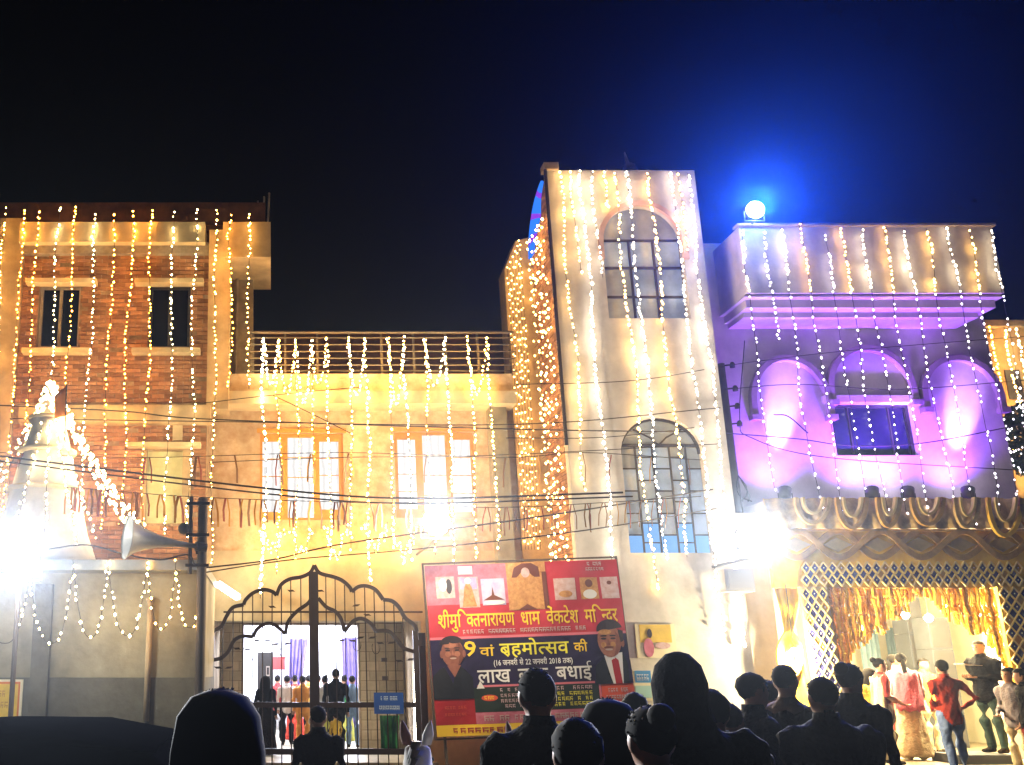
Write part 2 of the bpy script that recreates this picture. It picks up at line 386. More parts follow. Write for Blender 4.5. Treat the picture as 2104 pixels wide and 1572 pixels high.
# spire
sp = thing('temple_spire', 'white tapering temple spire ringed with bulbs above the shrine', 'spire', (0,0,0))
YP = 15.3
secs = []
for py, hw in ((1152,112),(1100,92),(1050,80),(1000,66),(950,55),(905,44),(880,36),(868,40),(858,30),(835,24),(812,17),(795,9),(786,3)):
    c = W(104-(py-786)*0.05, py, YP); r = (W(160,py,YP)-W(159,py,YP)).x*hw
    secs.append((c, r, r))
mb = MB(); mb.loft(secs, 16); mb.build('spire_body', M['white'], sp, smooth=True)
for py, hw in ((1010,72),(930,54),(862,36)):
    c = W(104-(py-786)*0.05, py, YP); r = (W(160,py,YP)-W(159,py,YP)).x*hw
    mb = MB(); mb.loft([(c-Vector((0,0,0.05)), r*0.9, r*0.9), (c-Vector((0,0,0.02)), r*1.12, r*1.12), (c+Vector((0,0,0.03)), r*1.12, r*1.12), (c+Vector((0,0,0.06)), r*0.85, r*0.85)], 16)
    mb.build('ring_moulding', M['cream'], sp, smooth=True)
# saffron flag standing against the spire
fl = thing('saffron_flag', 'orange flag on a thin staff beside the spire tip', 'flag', W(126,890,YP-0.4))
mb = MB(); mb.tube([W(133,905,YP-0.4), W(137,786,YP-0.4)], 0.012); mb.build('staff', M['pole'], fl)
vs, fs = [], []
for i in range(7):
    for j in range(5):
        u, v = i/6, j/4
        p = W(136-u*24, 790+v*62*(1-0.25*u)+u*26, YP-0.4); p.y += 0.05*math.sin(u*6+v); vs.append(p)
for i in range(6):
    for j in range(4): fs.append((i*5+j, i*5+j+1, i*5+j+6, i*5+j+5))
o = MB().add(vs, fs).build('cloth', M['orangeflag'], fl, smooth=True); md = o.modifiers.new('t', 'SOLIDIFY'); md.thickness = 0.006

# ================================================================== middle house over the gate
YM = 17.6
mh = thing('middle_house', 'low weathered plaster house with terrace railing between brick house and tower', 'house', (WX(735,1000,YM), YM, 0))
xm0, xm1 = WX(428,1000,YM)-0.25, WX(1062,1000,YM)
za, zb = WZ(1276,YM), WZ(768,YM)
px_l, px_r = WX(436,1400,YM), WX(868,1400,YM)
def grp(px): return (WX(px[0],975,YM), WX(px[1],975,YM), WZ(px[3],YM), WZ(px[2],YM))
g1, g2 = grp((534,706,890,1068)), grp((812,978,887,1064))
mb = walls(MB(), xm0, xm1, WZ(1132,YM), zb, YM, YM+0.3, [g1, g2])
mb.box(xm0, xm1, YM+2.6, YM+2.8, za+0.3, zb)
mb.build('upper_wall', M['midwall'], mh)
mb = MB(); mb.box(xm0, xm1, YM-0.05, YM+0.3, za, WZ(1132,YM)-0.002); mb.box(xm0, px_l, YM-0.05, YM+0.3, 0, za-0.002); mb.box(px_r, xm1, YM-0.05, YM+0.3, 0, za-0.002)
mb.build('lower_wall', M['cream'], mh)
mb = MB(); mb.box(xm0-0.12, xm1-0.05, YM-0.55, YM+2.8, WZ(829,YM-0.55), WZ(803,YM-0.55)); mb.build('roof_slab', M['cream'], mh)
mb = MB(); mb.box(xm0-0.1, xm1-0.07, YM-0.42, YM+0.0, WZ(803,YM-0.55)+0.002, WZ(768,YM-0.42)); mb.build('parapet', M['midwall'], mh)
mb = MB(); pbox(mb, 1012, 830, 1047, 1275, YM-0.3, 0.29, row=950); mb.build('end_pilaster', M['greyw'], mh)
# terrace back wall and railing
mb = MB(); pbox(mb, 515, 683, 1062, 768, YM+2.4, 0.2); mb.build('terrace_back_wall', M['darkroof'], mh)
rl = MB();
for x in range(9):
    p = WX(520+x*66, 725, YM-0.3); rl.box(p-0.02, p+0.02, YM-0.32, YM-0.28, WZ(768,YM-0.42), WZ(682,YM-0.3))
rl = rl.build('railing', M['rail'], mh)
for py in (683, 694, 708, 722, 736, 750, 762):
    z = WZ(py, YM-0.34); MB().tube([(WX(516,725,YM), YM-0.34, z), (WX(1048,725,YM), YM-0.34, z)], 0.028 if py == 683 else 0.014).build('rail', M['rail'], rl)
# lit windows: three lights each
for g, bars in ((g1, ((536,580,902,1054),(588,648,894,1066),(654,700,902,1049))), (g2, ((816,860,898,1048),(868,922,889,1062),(928,974,898,1054)))):
    wo = MB(); wo.box(g[0]-0.06, g[1]+0.06, YM-0.06, YM-0.002, g[3], g[3]+0.08)
    wo = wo.build('window', M['frame'], mh)
    ps = []
    for a, b, c, d in bars:
        x0, x1, z0, z1 = WX(a,975,YM)+0.03, WX(b,975,YM)-0.03, WZ(d,YM)+0.03, WZ(c,YM)-0.03; ps.append((x0,x1,z0,z1))
        MB().box(x0, x1, YM+0.12, YM+0.13, z0, z1).build('pane', E['pane'], wo)
    fr = walls(MB(), g[0], g[1], g[2], g[3], YM+0.06, YM+0.16, ps); fr.build('frame', M['frame'], wo)
    for q in ps:
        mb = MB()
        for k in (1, 2, 3): zz = q[2]+(q[3]-q[2])*k/4; mb.box(q[0], q[1], YM+0.085, YM+0.1, zz-0.008, zz+0.008)
        mb.build('glazing_bars', M['frame'], wo)
# porch behind the gate
YB = 20.2
dz = WZ(1284, YB); dx0, dx1 = WX(500,1420,YB), WX(738,1420,YB)
MB().box(px_l-0.2, px_l, YM+0.302, YB, 0, za+0.1).build('porch_side_wall', M['tan'], mh); MB().box(px_r, px_r+0.2, YM+0.302, YB, 0, za+0.1).build('porch_side_wall', M['tan'], mh)
mb = walls(MB(), px_l-0.2, px_r+0.9, 0, za+0.1, YB+0.012, YB+0.25, [(dx0, dx1, 0, dz)]); mb.build('porch_back_wall', M['mortar'], mh)
MB().box(px_l-0.2, px_r+0.2, YM+0.302, YB+0.25, za+0.102, za+0.25).build('porch_ceiling', M['cream'], mh)
tme = {}
z = 0.12; r = 0
while z < za:
    h = min(0.2, za+0.09-z)
    for (lo, hi) in ((px_l, dx0-0.03), (dx1+0.03, px_r+0.85)):
        x = lo - (0.2 if r % 2 else 0)
        while x < hi-0.02:
            a, b = max(x, lo)+0.006, min(x+0.4, hi)-0.006
            if b-a > 0.05:
                key = (round(b-a, 3), round(h, 3))
                if key not in tme: o = MB().box(0, b-a, 0, 0.012, 0, h-0.012).build('wall_tile', M['tile'], mh); tme[key] = o.data
                else: o = link('wall_tile', tme[key], mh)
                o.location = (a, YB-0.004+random.uniform(0, 0.003), z)
            x += 0.4
    z += 0.2; r += 1
MB().box(px_l-0.2, px_r+0.2, YM-0.2, 28, 0.002, 0.12).build('porch_floor', M['floor'], mh)
# hall beyond the porch
hx0, hx1 = dx0-1.2, dx1+1.4
mb = MB(); mb.box(hx0-0.1, hx0, YB+0.26, 27.5, 0.122, 3.4); mb.box(hx1, hx1+0.1, YB+0.26, 27.5, 0.122, 3.4); mb.box(hx0, hx1, 27.4, 27.6, 0.122, 3.4); mb.box(hx0, hx1, YB+0.26, 27.39, 3.3, 3.45)
mb.build('hall_walls', M['hallw'], mh)

# ================================================================== tower
YT = 17.0
tw = thing('stair_tower', 'tall white stair tower with two arched windows beside the purple house', 'tower', (WX(1320,900,YT), YT, 0))
xt0, xt1 = WX(1146,650,YT), WX(1466,680,YT)
ztop, zback, YTB = WZ(350,YT), WZ(545,18.6), 18.6
prof = [(YT+0.2, 0), (YTB, 0), (YTB, zback)] + [(YTB-(YTB-YT-0.2)*math.sin(t*PI/2/12)**1.0, zback+(ztop-zback-0.03)*(1-math.cos(t*PI/2/12)) if False else zback+(ztop-0.03-zback)*math.sin(t*PI/2/12)) for t in range(1, 13)]
prof = [(YT+0.2,0),(YTB,0),(YTB,zback)] + [(YT+0.2+(YTB-YT-0.2)*math.cos(t*PI/2/12), zback+(ztop-0.03-zback)*math.sin(t*PI/2/12)) for t in range(1, 13)]
mb = MB(); prismx(mb, prof, xt0+0.06, xt1-0.02); mb.build('tower_body', M['mortar'], tw)
u0, u1, uz0, uzs, uzt = WX(1243,560,YT), WX(1409,560,YT), WZ(654,YT), WZ(500,YT), WZ(422,YT)
v0, v1, vz0, vzs, vzt = WX(1283,1000,YT), WX(1452,1000,YT), WZ(1136,YT), WZ(930,YT), WZ(857,YT)
mb = walls(MB(), xt0, xt1, 0, ztop, YT, YT+0.19, [(u0,u1,uz0,uzt), (v0,v1,vz0,vzt)])
spandrels(mb, (u0+u1)/2, uzs, (u1-u0)/2, uzt-uzs, YT, YT+0.19); spandrels(mb, (v0+v1)/2, vzs, (v1-v0)/2, vzt-vzs, YT, YT+0.19)
mb.build('front_wall', M['white'], tw)
M['pinkring'] = mat('pink_moulding', (0.62,0.42,0.36), 0.8, var=0.15, scale=5)
mb = MB(); mb.ring([(u0-0.04, uzs-0.35)]+arc((u0+u1)/2, uzs, (u1-u0)/2+0.04, uzt-uzs+0.04)+[(u1+0.04, uzs-0.35)], 0.05, YT-0.05, YT+0.03); mb.build('arch_moulding', M['pinkring'], tw)
# upper window
wo = MB(); cx = (u0+u1)/2
for f_ in (0.36, 0.66): wo.box(u0+(u1-u0)*f_-0.02, u0+(u1-u0)*f_+0.02, YT+0.12, YT+0.16, uz0, uzs+0.1)
for z in (uzs+0.12, WZ(545,YT), WZ(605,YT)): wo.box(u0, u1, YT+0.115, YT+0.155, z-0.02, z+0.02)
wo = wo.build('window', M['mull'], tw)
k = 0
for i in range(3):
    fa = (0, 0.36, 0.66, 1)
    for za_, zb_ in ((uz0, WZ(605,YT)-0.025), (WZ(605,YT)+0.025, WZ(545,YT)-0.025), (WZ(545,YT)+0.025, uzs+0.095)):
        xa, xb = u0+(u1-u0)*fa[i]+0.025, u0+(u1-u0)*fa[i+1]-0.025
        o = MB().add([(xa,YT+0.14+0.004*((k*7) % 5-2),za_),(xb,YT+0.14+0.004*((k*3) % 5-2),za_),(xb,YT+0.14,zb_),(xa,YT+0.14+0.003*((k*5) % 3),zb_)], [(0,1,2,3)]).build('pane', M['glass'] if (i, k % 3) in ((0,0),(0,1)) else M['glassb'], wo); md = o.modifiers.new('t','SOLIDIFY'); md.thickness = 0.005; k += 1
mb = MB(); a_ = arc(cx, uzs+0.14, (u1-u0)/2-0.002, uzt-uzs-0.15, n=16); mb.prism(a_, YT+0.135, YT+0.145); mb.build('fanlight_pane', M['glass'], wo)
# lower window with fan bars and staggered glazing bars
wo = MB(); cx = (v0+v1)/2; vm = WZ(912,YT)
wo.box(v0, v1, YT+0.1, YT+0.15, vm-0.025, vm+0.025)
for t in (0.28*PI, 0.72*PI): wo.tube([(cx, YT+0.12, vm), (cx+math.cos(t)*0.25, YT+0.12, vm+math.sin(t)*0.2), (cx+math.cos(t)*(v1-v0)*0.47, YT+0.12, vzs+math.sin(t)*(vzt-vzs)*0.9)], 0.017)
wo.ring(arc(cx, vzs, (v1-v0)/2-0.02, vzt-vzs-0.02), 0.022, YT+0.09, YT+0.14)
wo = wo.build('window', M['mull'], tw)
MB().prism(arc(cx, vm+0.027, (v1-v0)/2-0.003, vzt-vm-0.04, n=16), YT+0.135, YT+0.145).build('fanlight_pane', M['glass'], wo)
cols = [v0+(v1-v0)*f_ for f_ in (0.0, 0.2, 0.41, 0.62, 0.82, 1.0)]
for x in cols[1:-1]: MB().box(x-0.014, x+0.014, YT+0.105, YT+0.145, vz0, vm-0.027).build('glazing_bar', M['mull'], wo)
M['glasslit'] = glassy('pale_blue_glass', (0.30,0.50,0.85), 0.3, var=0.15)
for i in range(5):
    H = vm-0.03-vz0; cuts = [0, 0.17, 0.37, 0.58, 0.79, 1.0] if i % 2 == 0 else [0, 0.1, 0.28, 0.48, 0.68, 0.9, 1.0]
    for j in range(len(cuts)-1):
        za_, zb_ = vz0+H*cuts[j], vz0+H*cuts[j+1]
        low = cuts[j+1] < 0.3  # bottom panes have a weak blue glow put into their material
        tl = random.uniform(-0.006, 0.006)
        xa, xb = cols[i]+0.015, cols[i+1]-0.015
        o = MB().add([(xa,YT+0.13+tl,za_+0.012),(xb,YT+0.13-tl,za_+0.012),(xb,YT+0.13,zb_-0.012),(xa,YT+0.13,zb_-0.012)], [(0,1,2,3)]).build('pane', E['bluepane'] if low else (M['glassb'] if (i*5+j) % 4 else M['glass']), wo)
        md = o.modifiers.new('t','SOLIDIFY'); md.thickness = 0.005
        if j: MB().box(xa, xb, YT+0.11, YT+0.14, za_-0.011, za_+0.011).build('glazing_bar', M['mull'], wo)
MB().box(v0, v1, YT+0.15, YT+0.16, vz0, vzt-0.02).build('back_board', M['greyw'], wo)
MB().box(u0, u1, YT+0.165, YT+0.175, uz0, uzt-0.02).build('back_board', M['greyw'], tw)
# brick flank, coping, blue lit gable glass
mb = MB(); z = 3.0; r = 0
while z < ztop:
    y = YT+0.22+(0.12 if r % 2 else 0)
    while y+BW < YTB:
        zlim = zback+(ztop-0.03-zback)*math.sqrt(max(0, 1-((y+BW-YT-0.2)/(YTB-YT-0.2))**2))
        if z+BH < zlim: mb.box(xt0+0.035+random.uniform(-.006,.006), xt0+0.1, y, y+BW, z, z+BH)
        y += BW+BG
    z += BH+BG; r += 1
mb.build('flank_brickwork', M['brick'], tw, kind='stuff')
mb = MB(); o_, i_ = [], []
for t in range(1, 15):
    a = t*PI/2/15
    o_.append((YT+0.2+(YTB-YT-0.2)*math.cos(a), zback+(ztop-0.03-zback)*math.sin(a))); i_.append((YT+0.2+(YTB-YT-0.2)*math.cos(a)*(0.45+0.35*abs(t-7.5)/7), zback+(ztop-0.03-zback)*math.sin(a)*(0.72+0.26*(abs(t-7.5)/7))))
for k in range(13):
    mb = MB(); prismx(mb, [o_[k], o_[k+1], i_[k+1], i_[k]], xt0-0.02, xt0+0.03)
    mb.build('gable_pane', E['led'] if k % 4 != 2 else E['ledv'], tw)
mb = MB(); mb.tube([(xt0-0.03, YT-0.02, ztop), (xt0-0.03, YT-0.02, WZ(915,YT))], 0.035); mb.build('drain_pipe', M['cable'], tw)
mb = MB(); mb.box(xt0-0.06, xt0+0.24, YT-0.06, YT+0.19, ztop+0.002, ztop+0.15); mb.build('corner_cap', M['tan'], tw)
mb = MB(); p = W(1295,350,YT+0.3); mb.loft([(p,0.16,0.1),(p+Vector((0,0,0.12)),0.12,0.08),(p+Vector((-0.05,0,0.16)),0.05,0.05),(p+Vector((-0.08,0,0.42)),0.012,0.012)], 8); mb.build('finial', M['concrete'], tw)
# side pillar
mb = MB(); xa, xb = WX(1052,800,YTB), WX(1092,800,YTB)+0.3; YQ = YTB+0.01
mb.prism([(xa,0),(xb,0),(xb,WZ(485,YQ)),(xa+(xb-xa)*0.4,WZ(495,YQ)),(xa,WZ(555,YQ))], YQ, YQ+0.5); mb.build('side_pillar', M['tan'], tw)

# ================================================================== purple lit house
YH = 17.8; YPp = 16.7
ph = thing('arched_house', 'pale house with three arches washed purple by uplights', 'house', (WX(1770,900,YH), YH, 0))
xh0, xh1 = xt1-0.05, WX(2022,660,YH)
ho = (WX(1712,880,YH), WX(1880,880,YH), WZ(936,YH), WZ(829,YH))
dr = (WX(1650,1400,YH), WX(2062,1400,YH), 0, WZ(1200,YH))
mb = walls(MB(), xh0, xh1, 0, WZ(500,YH), YH, YH+0.3, [ho, dr]); mb.build('wall', M['house'], ph)
zpt, zpb = WZ(466,YPp), WZ(602,YPp); xp0, xp1 = WX(1526,530,YPp), WX(2050,535,YPp)
mb = MB(); mb.box(xp0, xp1, YPp, YH+1.2, zpb, zpt); mb.build('parapet', mat('cream_parapet', (0.74,0.68,0.58), 0.85, var=0.2, scale=2.4, bump=0.25, stain=0.35), ph)
mb = MB(); mb.box(xp0-0.05, xp1+0.06, YPp-0.06, YPp+0.14, zpt+0.002, zpt+0.05); mb.build('coping', M['tan'], ph)
z1 = WZ(608,YPp); z2 = WZ(632,YPp+0.2); z3 = WZ(652,YPp+0.45)
mb = MB(); mb.box(xp0-0.03, xp1+0.02, YPp+0.05, YH+1, z1, zpb-0.03); mb.build('cornice_step', M['house'], ph)
mb = MB(); mb.box(xp0+0.06, xp1-0.05, YPp+0.2, YH+1, z2, z1-0.002); mb.build('cornice_step', M['house'], ph)
mb = MB(); mb.box(xp0+0.12, xp1-0.22, YPp+0.45, YH-0.002, z3, z2-0.002); mb.build('cornice_step', M['house'], ph)
# arch mouldings standing proud, with recess panels
ZB = WZ(1040, YH)
for pxa, pxb, pyt, pys in ((1536,1692,738,830),(1694,1862,718,800),(1886,2042,738,815)):
    x0, x1 = WX(pxa+8,pys,YH), WX(pxb+8,pys,YH); cx = (x0+x1)/2; zs = WZ(pys,YH); zt_ = WZ(pyt,YH)
    mb = MB(); mb.ring([(x0, zs-0.25)]+arc(cx, zs, (x1-x0)/2, zt_-zs, n=24)+[(x1, zs-0.25)], 0.055, YH-0.13, YH-0.002); mb.build('arch_moulding', M['mould'], ph)
    for x in (x0, x1):
        mb = MB(); mb.box(x-0.09, x+0.09, YH-0.16, YH-0.002, zs-0.36, zs-0.252); mb.build('arch_corbel', M['mould'], ph)
M['win'] = glassy('dark_window_glass', (0.02,0.015,0.06), 0.08)
wo = MB(); a, b, c, d = ho
for q in ((a,a+0.05,c,d),(b-0.05,b,c,d),(a+0.052,b-0.052,c,c+0.05),(a+0.052,b-0.052,d-0.05,d),(a+(b-a)*0.24,a+(b-a)*0.24+0.03,c+0.052,d-0.052),(a+(b-a)*0.74,a+(b-a)*0.74+0.03,c+0.052,d-0.052)): wo.box(q[0],q[1],YH+0.1,YH+0.16,q[2],q[3])
wo = wo.build('window', M['mull'], ph)
for f0, f1 in ((0.06,0.235),(0.275,0.735),(0.775,0.94)): MB().box(a+(b-a)*f0, a+(b-a)*f1, YH+0.125, YH+0.135, c+0.055, d-0.055).build('pane', M['win'], wo)
MB().box(a-0.05, b+0.05, YH+0.31, YH+0.4, c-0.05, d+0.05).build('back_board', M['black'], ph)
mb = MB(); pbox(mb, 1695, 812, 1890, 826, YH-0.12, 0.118); mb.build('lintel', M['house'], ph)
# ledge above the entrance
zl = WZ(1030,16.95)
mb = MB(); mb.box(WX(1520,1040,YH), xh1+0.9, 16.95, YH-0.002, zl-0.16, zl); mb.build('ledge', M['house'], ph)
mb = MB(); mb.box(WX(1500,1330,YH), WX(1572,1330,YH), YH-0.5, YH-0.002, 0, zl-0.162); mb.build('front_pillar', M['white'], ph)
# room behind the entrance
rx0, rx1, rz = WX(1610,1400,YH), WX(2150,1400,YH), WZ(1180,YH)
M['roomw'] = mat('cream_room_wall', (0.72,0.68,0.52), 0.8, var=0.12, scale=2)
mb = MB(); mb.box(rx0-0.1, rx0, YH+0.31, 24.2, 0.152, rz); mb.box(rx1+1.4, rx1+1.5, YH+0.31, 24.2, 0.152, rz); mb.box(rx0, rx1+1.4, 24.1, 24.25, 0.152, rz); mb.box(rx0, rx1+1.4, YH+0.31, 24.09, rz+0.002, rz+0.12)
mb.build('room_walls', M['roomw'], ph)
MB().box(rx0-1.0, rx1+1.5, 16.2, 24.25, 0.002, 0.15).build('entrance_floor', M['floor'], ph)
# house set back at the right edge
rb = thing('far_right_house', 'brown plaster house with light strings at the right edge behind the purple house', 'house', (WX(2090,900,20),20,0))
mb = MB(); mb.box(WX(2010,850,20), WX(2010,850,20)+4, 20, 23, 0, WZ(675,20)); mb.build('wall', M['tan'], rb)
mb = MB(); mb.box(WX(2010,850,20)-0.05, WX(2010,850,20)+4.05, 19.85, 23, WZ(675,20)+0.002, WZ(662,20)); mb.build('roof_slab', M['concrete'], rb)
wo = MB(); pbox(wo, 2070, 760, 2100, 820, 19.97, 0.028); wo.build('window', M['mull'], rb)
# ================================================================== lamps
def floodlight(label, px, py, Y, lens, col, watts, omni, size=0.34, r=0.16, support=None, rad=0.12, aim=None, ocol=None, cone=60):
    p = W(px, py, Y); t = thing('floodlight', label, 'lamp', p)
    s = size
    mb = MB(); mb.box(p.x-s*0.4, p.x+s*0.4, Y+0.03, Y+0.14, p.z-s*0.34, p.z+s*0.34)
    for k in range(5): mb.box(p.x-s*0.36+k*s*0.17, p.x-s*0.34+k*s*0.17, Y+0.142, Y+0.2, p.z-s*0.3, p.z+s*0.3)
    mb.build('housing', M['housing'], t)
    MB().ball((p.x, Y+0.02, p.z), (s*0.5, 0.1, s*0.5), ns=20, nr=10).build('lens', lens, t, smooth=True)  # round lens swells past its housing to look like glare
    mb = MB(); mb.tube([(p.x-s*0.56, Y+0.09, p.z), (p.x-s*0.56, Y+0.09, p.z-s*0.6), (p.x+s*0.56, Y+0.09, p.z-s*0.6), (p.x+s*0.56, Y+0.09, p.z)], 0.015); mb.build('bracket', M['housing'], t)
    if support == 'post': mb = MB(); mb.tube([(p.x, Y+0.12, 0), (p.x, Y+0.12, p.z-s*0.6)], 0.035, 8); mb.build('post', M['pole'], t)
    elif support: mb = MB(); mb.tube([(p.x, Y+0.09, p.z-s*0.6), (p.x, support, p.z-s*0.6)], 0.025); mb.build('arm', M['housing'], t)
    spot(t, (p.x, Y-0.2, p.z), aim or (p.x*0.35, 0, p.z*0.5), col, watts, math.radians(cone), 1.0, rad)
    point(t, (p.x, Y-rad-0.03, p.z), ocol or col, omni, rad)
    return t
floodlight('glaring white floodlight on a post at the left edge', 38, 1142, 12.6, E['flood'], (0.88,0.93,1.0), 9000, 260, 0.55, support='post', rad=0.2, ocol=(1.0,0.95,0.8))
floodlight('white floodlight on a wall arm under the right lit window', 897, 1072, 15.3, E['flood'], (1.0,0.95,0.88), 4200, 520, 0.45, support=17.59, rad=0.16, ocol=(1.0,0.82,0.52))
floodlight('white floodlight beside the tall pole left of the yellow gateway', 1545, 1108, 15.5, E['flood'], (0.92,0.97,1.0), 6500, 110, 0.5, support=17.29, rad=0.16, ocol=(1.0,0.9,0.7))
floodlight('blue white floodlight on top of the purple house parapet', 1553, 430, 16.45, E['floodblue'], (0.02,0.11,1.0), 11500, 30, 0.34, support=17.0, rad=0.2, cone=110)
p = W(1520,1192,16.6); jb = thing('junction_box', 'grey metal box on the white pillar below the floodlight', 'box', p)
MB().box(p.x-0.26, p.x+0.26, 16.6, 16.85, p.z-0.2, p.z+0.2).build('case', M['housingl'], jb)
MB().box(p.x-0.2, p.x+0.2, 16.58, 16.598, p.z-0.15, p.z+0.15).build('door', M['housingl'], jb)
MB().box(p.x-0.03, p.x+0.03, 16.852, 17.29, p.z-0.05, p.z+0.05).build('arm', M['housing'], jb)
# uplights washing the purple wall
for i, (px, py, tx, lab) in enumerate(((1615,1018,1612,'below the left arch'),(1795,1012,1780,'under the dark window, pointing away'),(1868,1012,1850,'right of the dark window'),(1992,1000,1985,'below the right arch'))):
    Yu = YH-0.6; p = W(px, 1030, Yu); p.z = zl; t = thing('uplight', 'small black stage uplight on the ledge '+lab, 'lamp', p, 'uplights on the ledge')
    ax = (W(tx, 880, YH-0.1)-(p+Vector((0,0,0.2)))).normalized(); c = p+Vector((0,0,0.2))
    mb = MB(); u = ax.cross(Vector((1,0,0))).normalized(); v = ax.cross(u)
    mb.loft([(c-ax*0.12,0.06,0.06,u,v),(c-ax*0.1,0.1,0.1,u,v),(c+ax*0.1,0.115,0.115,u,v)], 12); mb.build('can', M['housing'], t, smooth=True)
    mb = MB(); mb.loft([(c+ax*0.101,0.1,0.1,u,v),(c+ax*0.106,0.1,0.1,u,v)], 12); mb.build('lens', E['upl'], t)
    mb = MB(); mb.tube([c+Vector((-0.13,0,0)), p+Vector((-0.13,0,0.0)), p+Vector((0.13,0,0.0)), c+Vector((0.13,0,0))], 0.012); mb.build('yoke', M['housing'], t)
    spot(t, c+ax*0.13, c+Vector((0,0.75,2.0)), (0.25,0.035,1.0), (500,560,500,500)[i], math.radians(125), 1.0, 0.06)
    if i != 1: spot(t, c+ax*0.13, c+ax*2+Vector((0,0.12,0.3)), (0.55,0.3,1.0), (1500,0,800,1400)[i], math.radians(26), 0.9, 0.05)
# tube lights by the gate; the slanting one is a glowing bar for a lit slab edge
for (a, b, Y, lab) in (((448,1200),(490,1228),16.9,'slanting glowing bar standing in for a lit slab edge on the cream wall left of the gate'),((428,1275),(426,1410),16.8,'upright fluorescent tube beside the left gate hinge'),((852,1345),(854,1520),18.6,'upright fluorescent tube beside the right gate post')):
    p0, p1 = W(*a, Y), W(*b, Y); t = thing('tube_light', lab, 'lamp', p1)
    MB().tube([p0, p1], 0.06 if a[0] > 430 and a[0] < 500 else 0.025, 8).build('tube', E['tubel'], t)
    d = (p1-p0).normalized()*0.04
    mb = MB(); mb.tube([p0-d, p0], 0.032, 8); mb.tube([p1, p1+d], 0.032, 8); mb.tube([p0+Vector((0,0.06,0)), p1+Vector((0,0.06,0))], 0.03, 4); mb.build('batten', M['hallw'], t)
# hall lamps
for i, (x, y) in enumerate(((hx0+1.0, 22.0),(hx1-1.3, 22.2),((hx0+hx1)/2, 25.5))):
    t = thing('ceiling_lamp', 'bright bluish panel lamp on the hall ceiling, '+('left one','right one','far one')[i], 'lamp', (x,y,3.3), 'hall ceiling lamps')
    MB().box(x-0.5, x+0.5, y-0.15, y+0.15, 3.2, 3.26).build('diffuser', E['flood'], t); MB().box(x-0.55, x+0.55, y-0.2, y+0.2, 3.262, 3.298).build('frame', M['hallw'], t)
    point(t, (x, y, 3.05), (0.74,0.80,1.0), 800, 0.12)
# globes hanging in the entrance
for i, (px, py, Y) in enumerate(((1727,1316,17.5),(1777,1288,18.4),(1860,1264,19.0),(1908,1270,18.2),(1953,1246,17.5),(2004,1262,17.5),(2056,1280,17.4),(1632,1340,16.5))):
    p = W(px, py, Y); top = WZ(1205,16.9) if Y < 18 else rz
    t = thing('globe_lamp', 'round glowing globe lamp, '+(ORD[i]+' from the left in the entrance' if i < 7 else 'in the yellow drape left of the lattice column'), 'lamp', p, 'globe lamps at the entrance')
    MB().ball(p, 0.075, ns=10, nr=7).build('globe', E['globe'], t, smooth=True)
    MB().tube([(p.x,p.y,p.z+0.07),(p.x,p.y,max(top, p.z+0.3))], 0.008, 4).build('flex', M['cable'], t)
    point(t, (p.x, p.y-0.1, p.z-0.09), (1.0,0.78,0.40), 420, 0.05)

# ================================================================== strings of bulbs
def light_string(path, kind, label, group, r=0.02, step=0.12, drop=0.07, jit=0.02, cord=True):
    path = [Vector(p) for p in path]; t = thing('light_string', label, 'string lights', path[0], group)
    r *= 0.8; step *= 0.8
    if cord: MB().tube(path, 0.005, 4).build('cord', M['cable'], t)
    mb = MB(); acc = random.random()*step
    for a, b in zip(path, path[1:]):
        L = (b-a).length; d = 0.0
        while acc+d < L:
            if random.random() > drop:
                q = a+(b-a)*((acc+d)/L); mb.octa((q.x+random.uniform(-jit,jit), q.y-0.01+random.uniform(-jit,jit)*0.5, q.z+random.uniform(-jit,jit)), r*random.uniform(0.6,1.3))
            d += step*random.uniform(0.6,1.35)
        acc = acc+d-L
    if mb.v: mb.build('bulbs', E[kind], t, kind='stuff')
    return t
def drop_line(px, pt, pb, Y, sway=0.0, Yb=None):
    a = W(px, pt, Y); zb_ = WZ(pb, Y); n = max(3, int((a.z-zb_)/0.5)); ph_ = random.random()*6; amp_ = random.uniform(0.015,0.055)
    return [Vector((a.x+amp_*math.sin(k*0.8+ph_)*(k > 0)+0.012*math.sin(k*2.3+ph_*2)+sway*k/n, Y+((Yb or Y)-Y)*k/n, a.z+(zb_-a.z)*k/n)) for k in range(n+1)]
LEFT = [(14,424,1100,'gold'),(52,428,1080,'warm'),(81,428,1020,'warm'),(124,425,775,'white'),(156,425,1090,'warm'),(198,434,1100,'white'),(236,432,1095,'warm'),(273,428,1080,'warm'),(314,430,1100,'warm'),(359,430,1100,'white'),(403,430,1110,'white'),(446,430,1160,'gold'),(475,436,800,'warm'),(512,428,800,'gold')]
for i, (px, a, b, k) in enumerate(LEFT):  # noqa
    light_string(drop_line(px, a, b, YL-0.32), k, f'hanging string of warm bulbs, {ORD[i]} from the left on the brick house', 'light strings on the brick house', 0.0175, 0.122)
MID = [(543,690,1230,'white',0.03),(572,695,1180,'warm',0.02),(608,695,1150,'warm',0.02),(640,700,1060,'warm',0.02),(672,692,1150,'gold',0.024),(716,690,1130,'gold',0.02),(750,688,1200,'gold',0.027),(797,692,1130,'gold',0.024),(830,692,1150,'white',0.024),(872,692,1140,'gold',0.022),(914,690,1240,'white',0.025),(960,690,1150,'gold',0.022),(1000,690,1130,'gold',0.024)]
for i, (px, a, b, k, r) in enumerate(MID):
    light_string(drop_line(px, a, b, YM-0.62), k, f'hanging string of bulbs, {ORD[i]} from the left over the middle house railing', 'light strings on the middle house', r, 0.115)
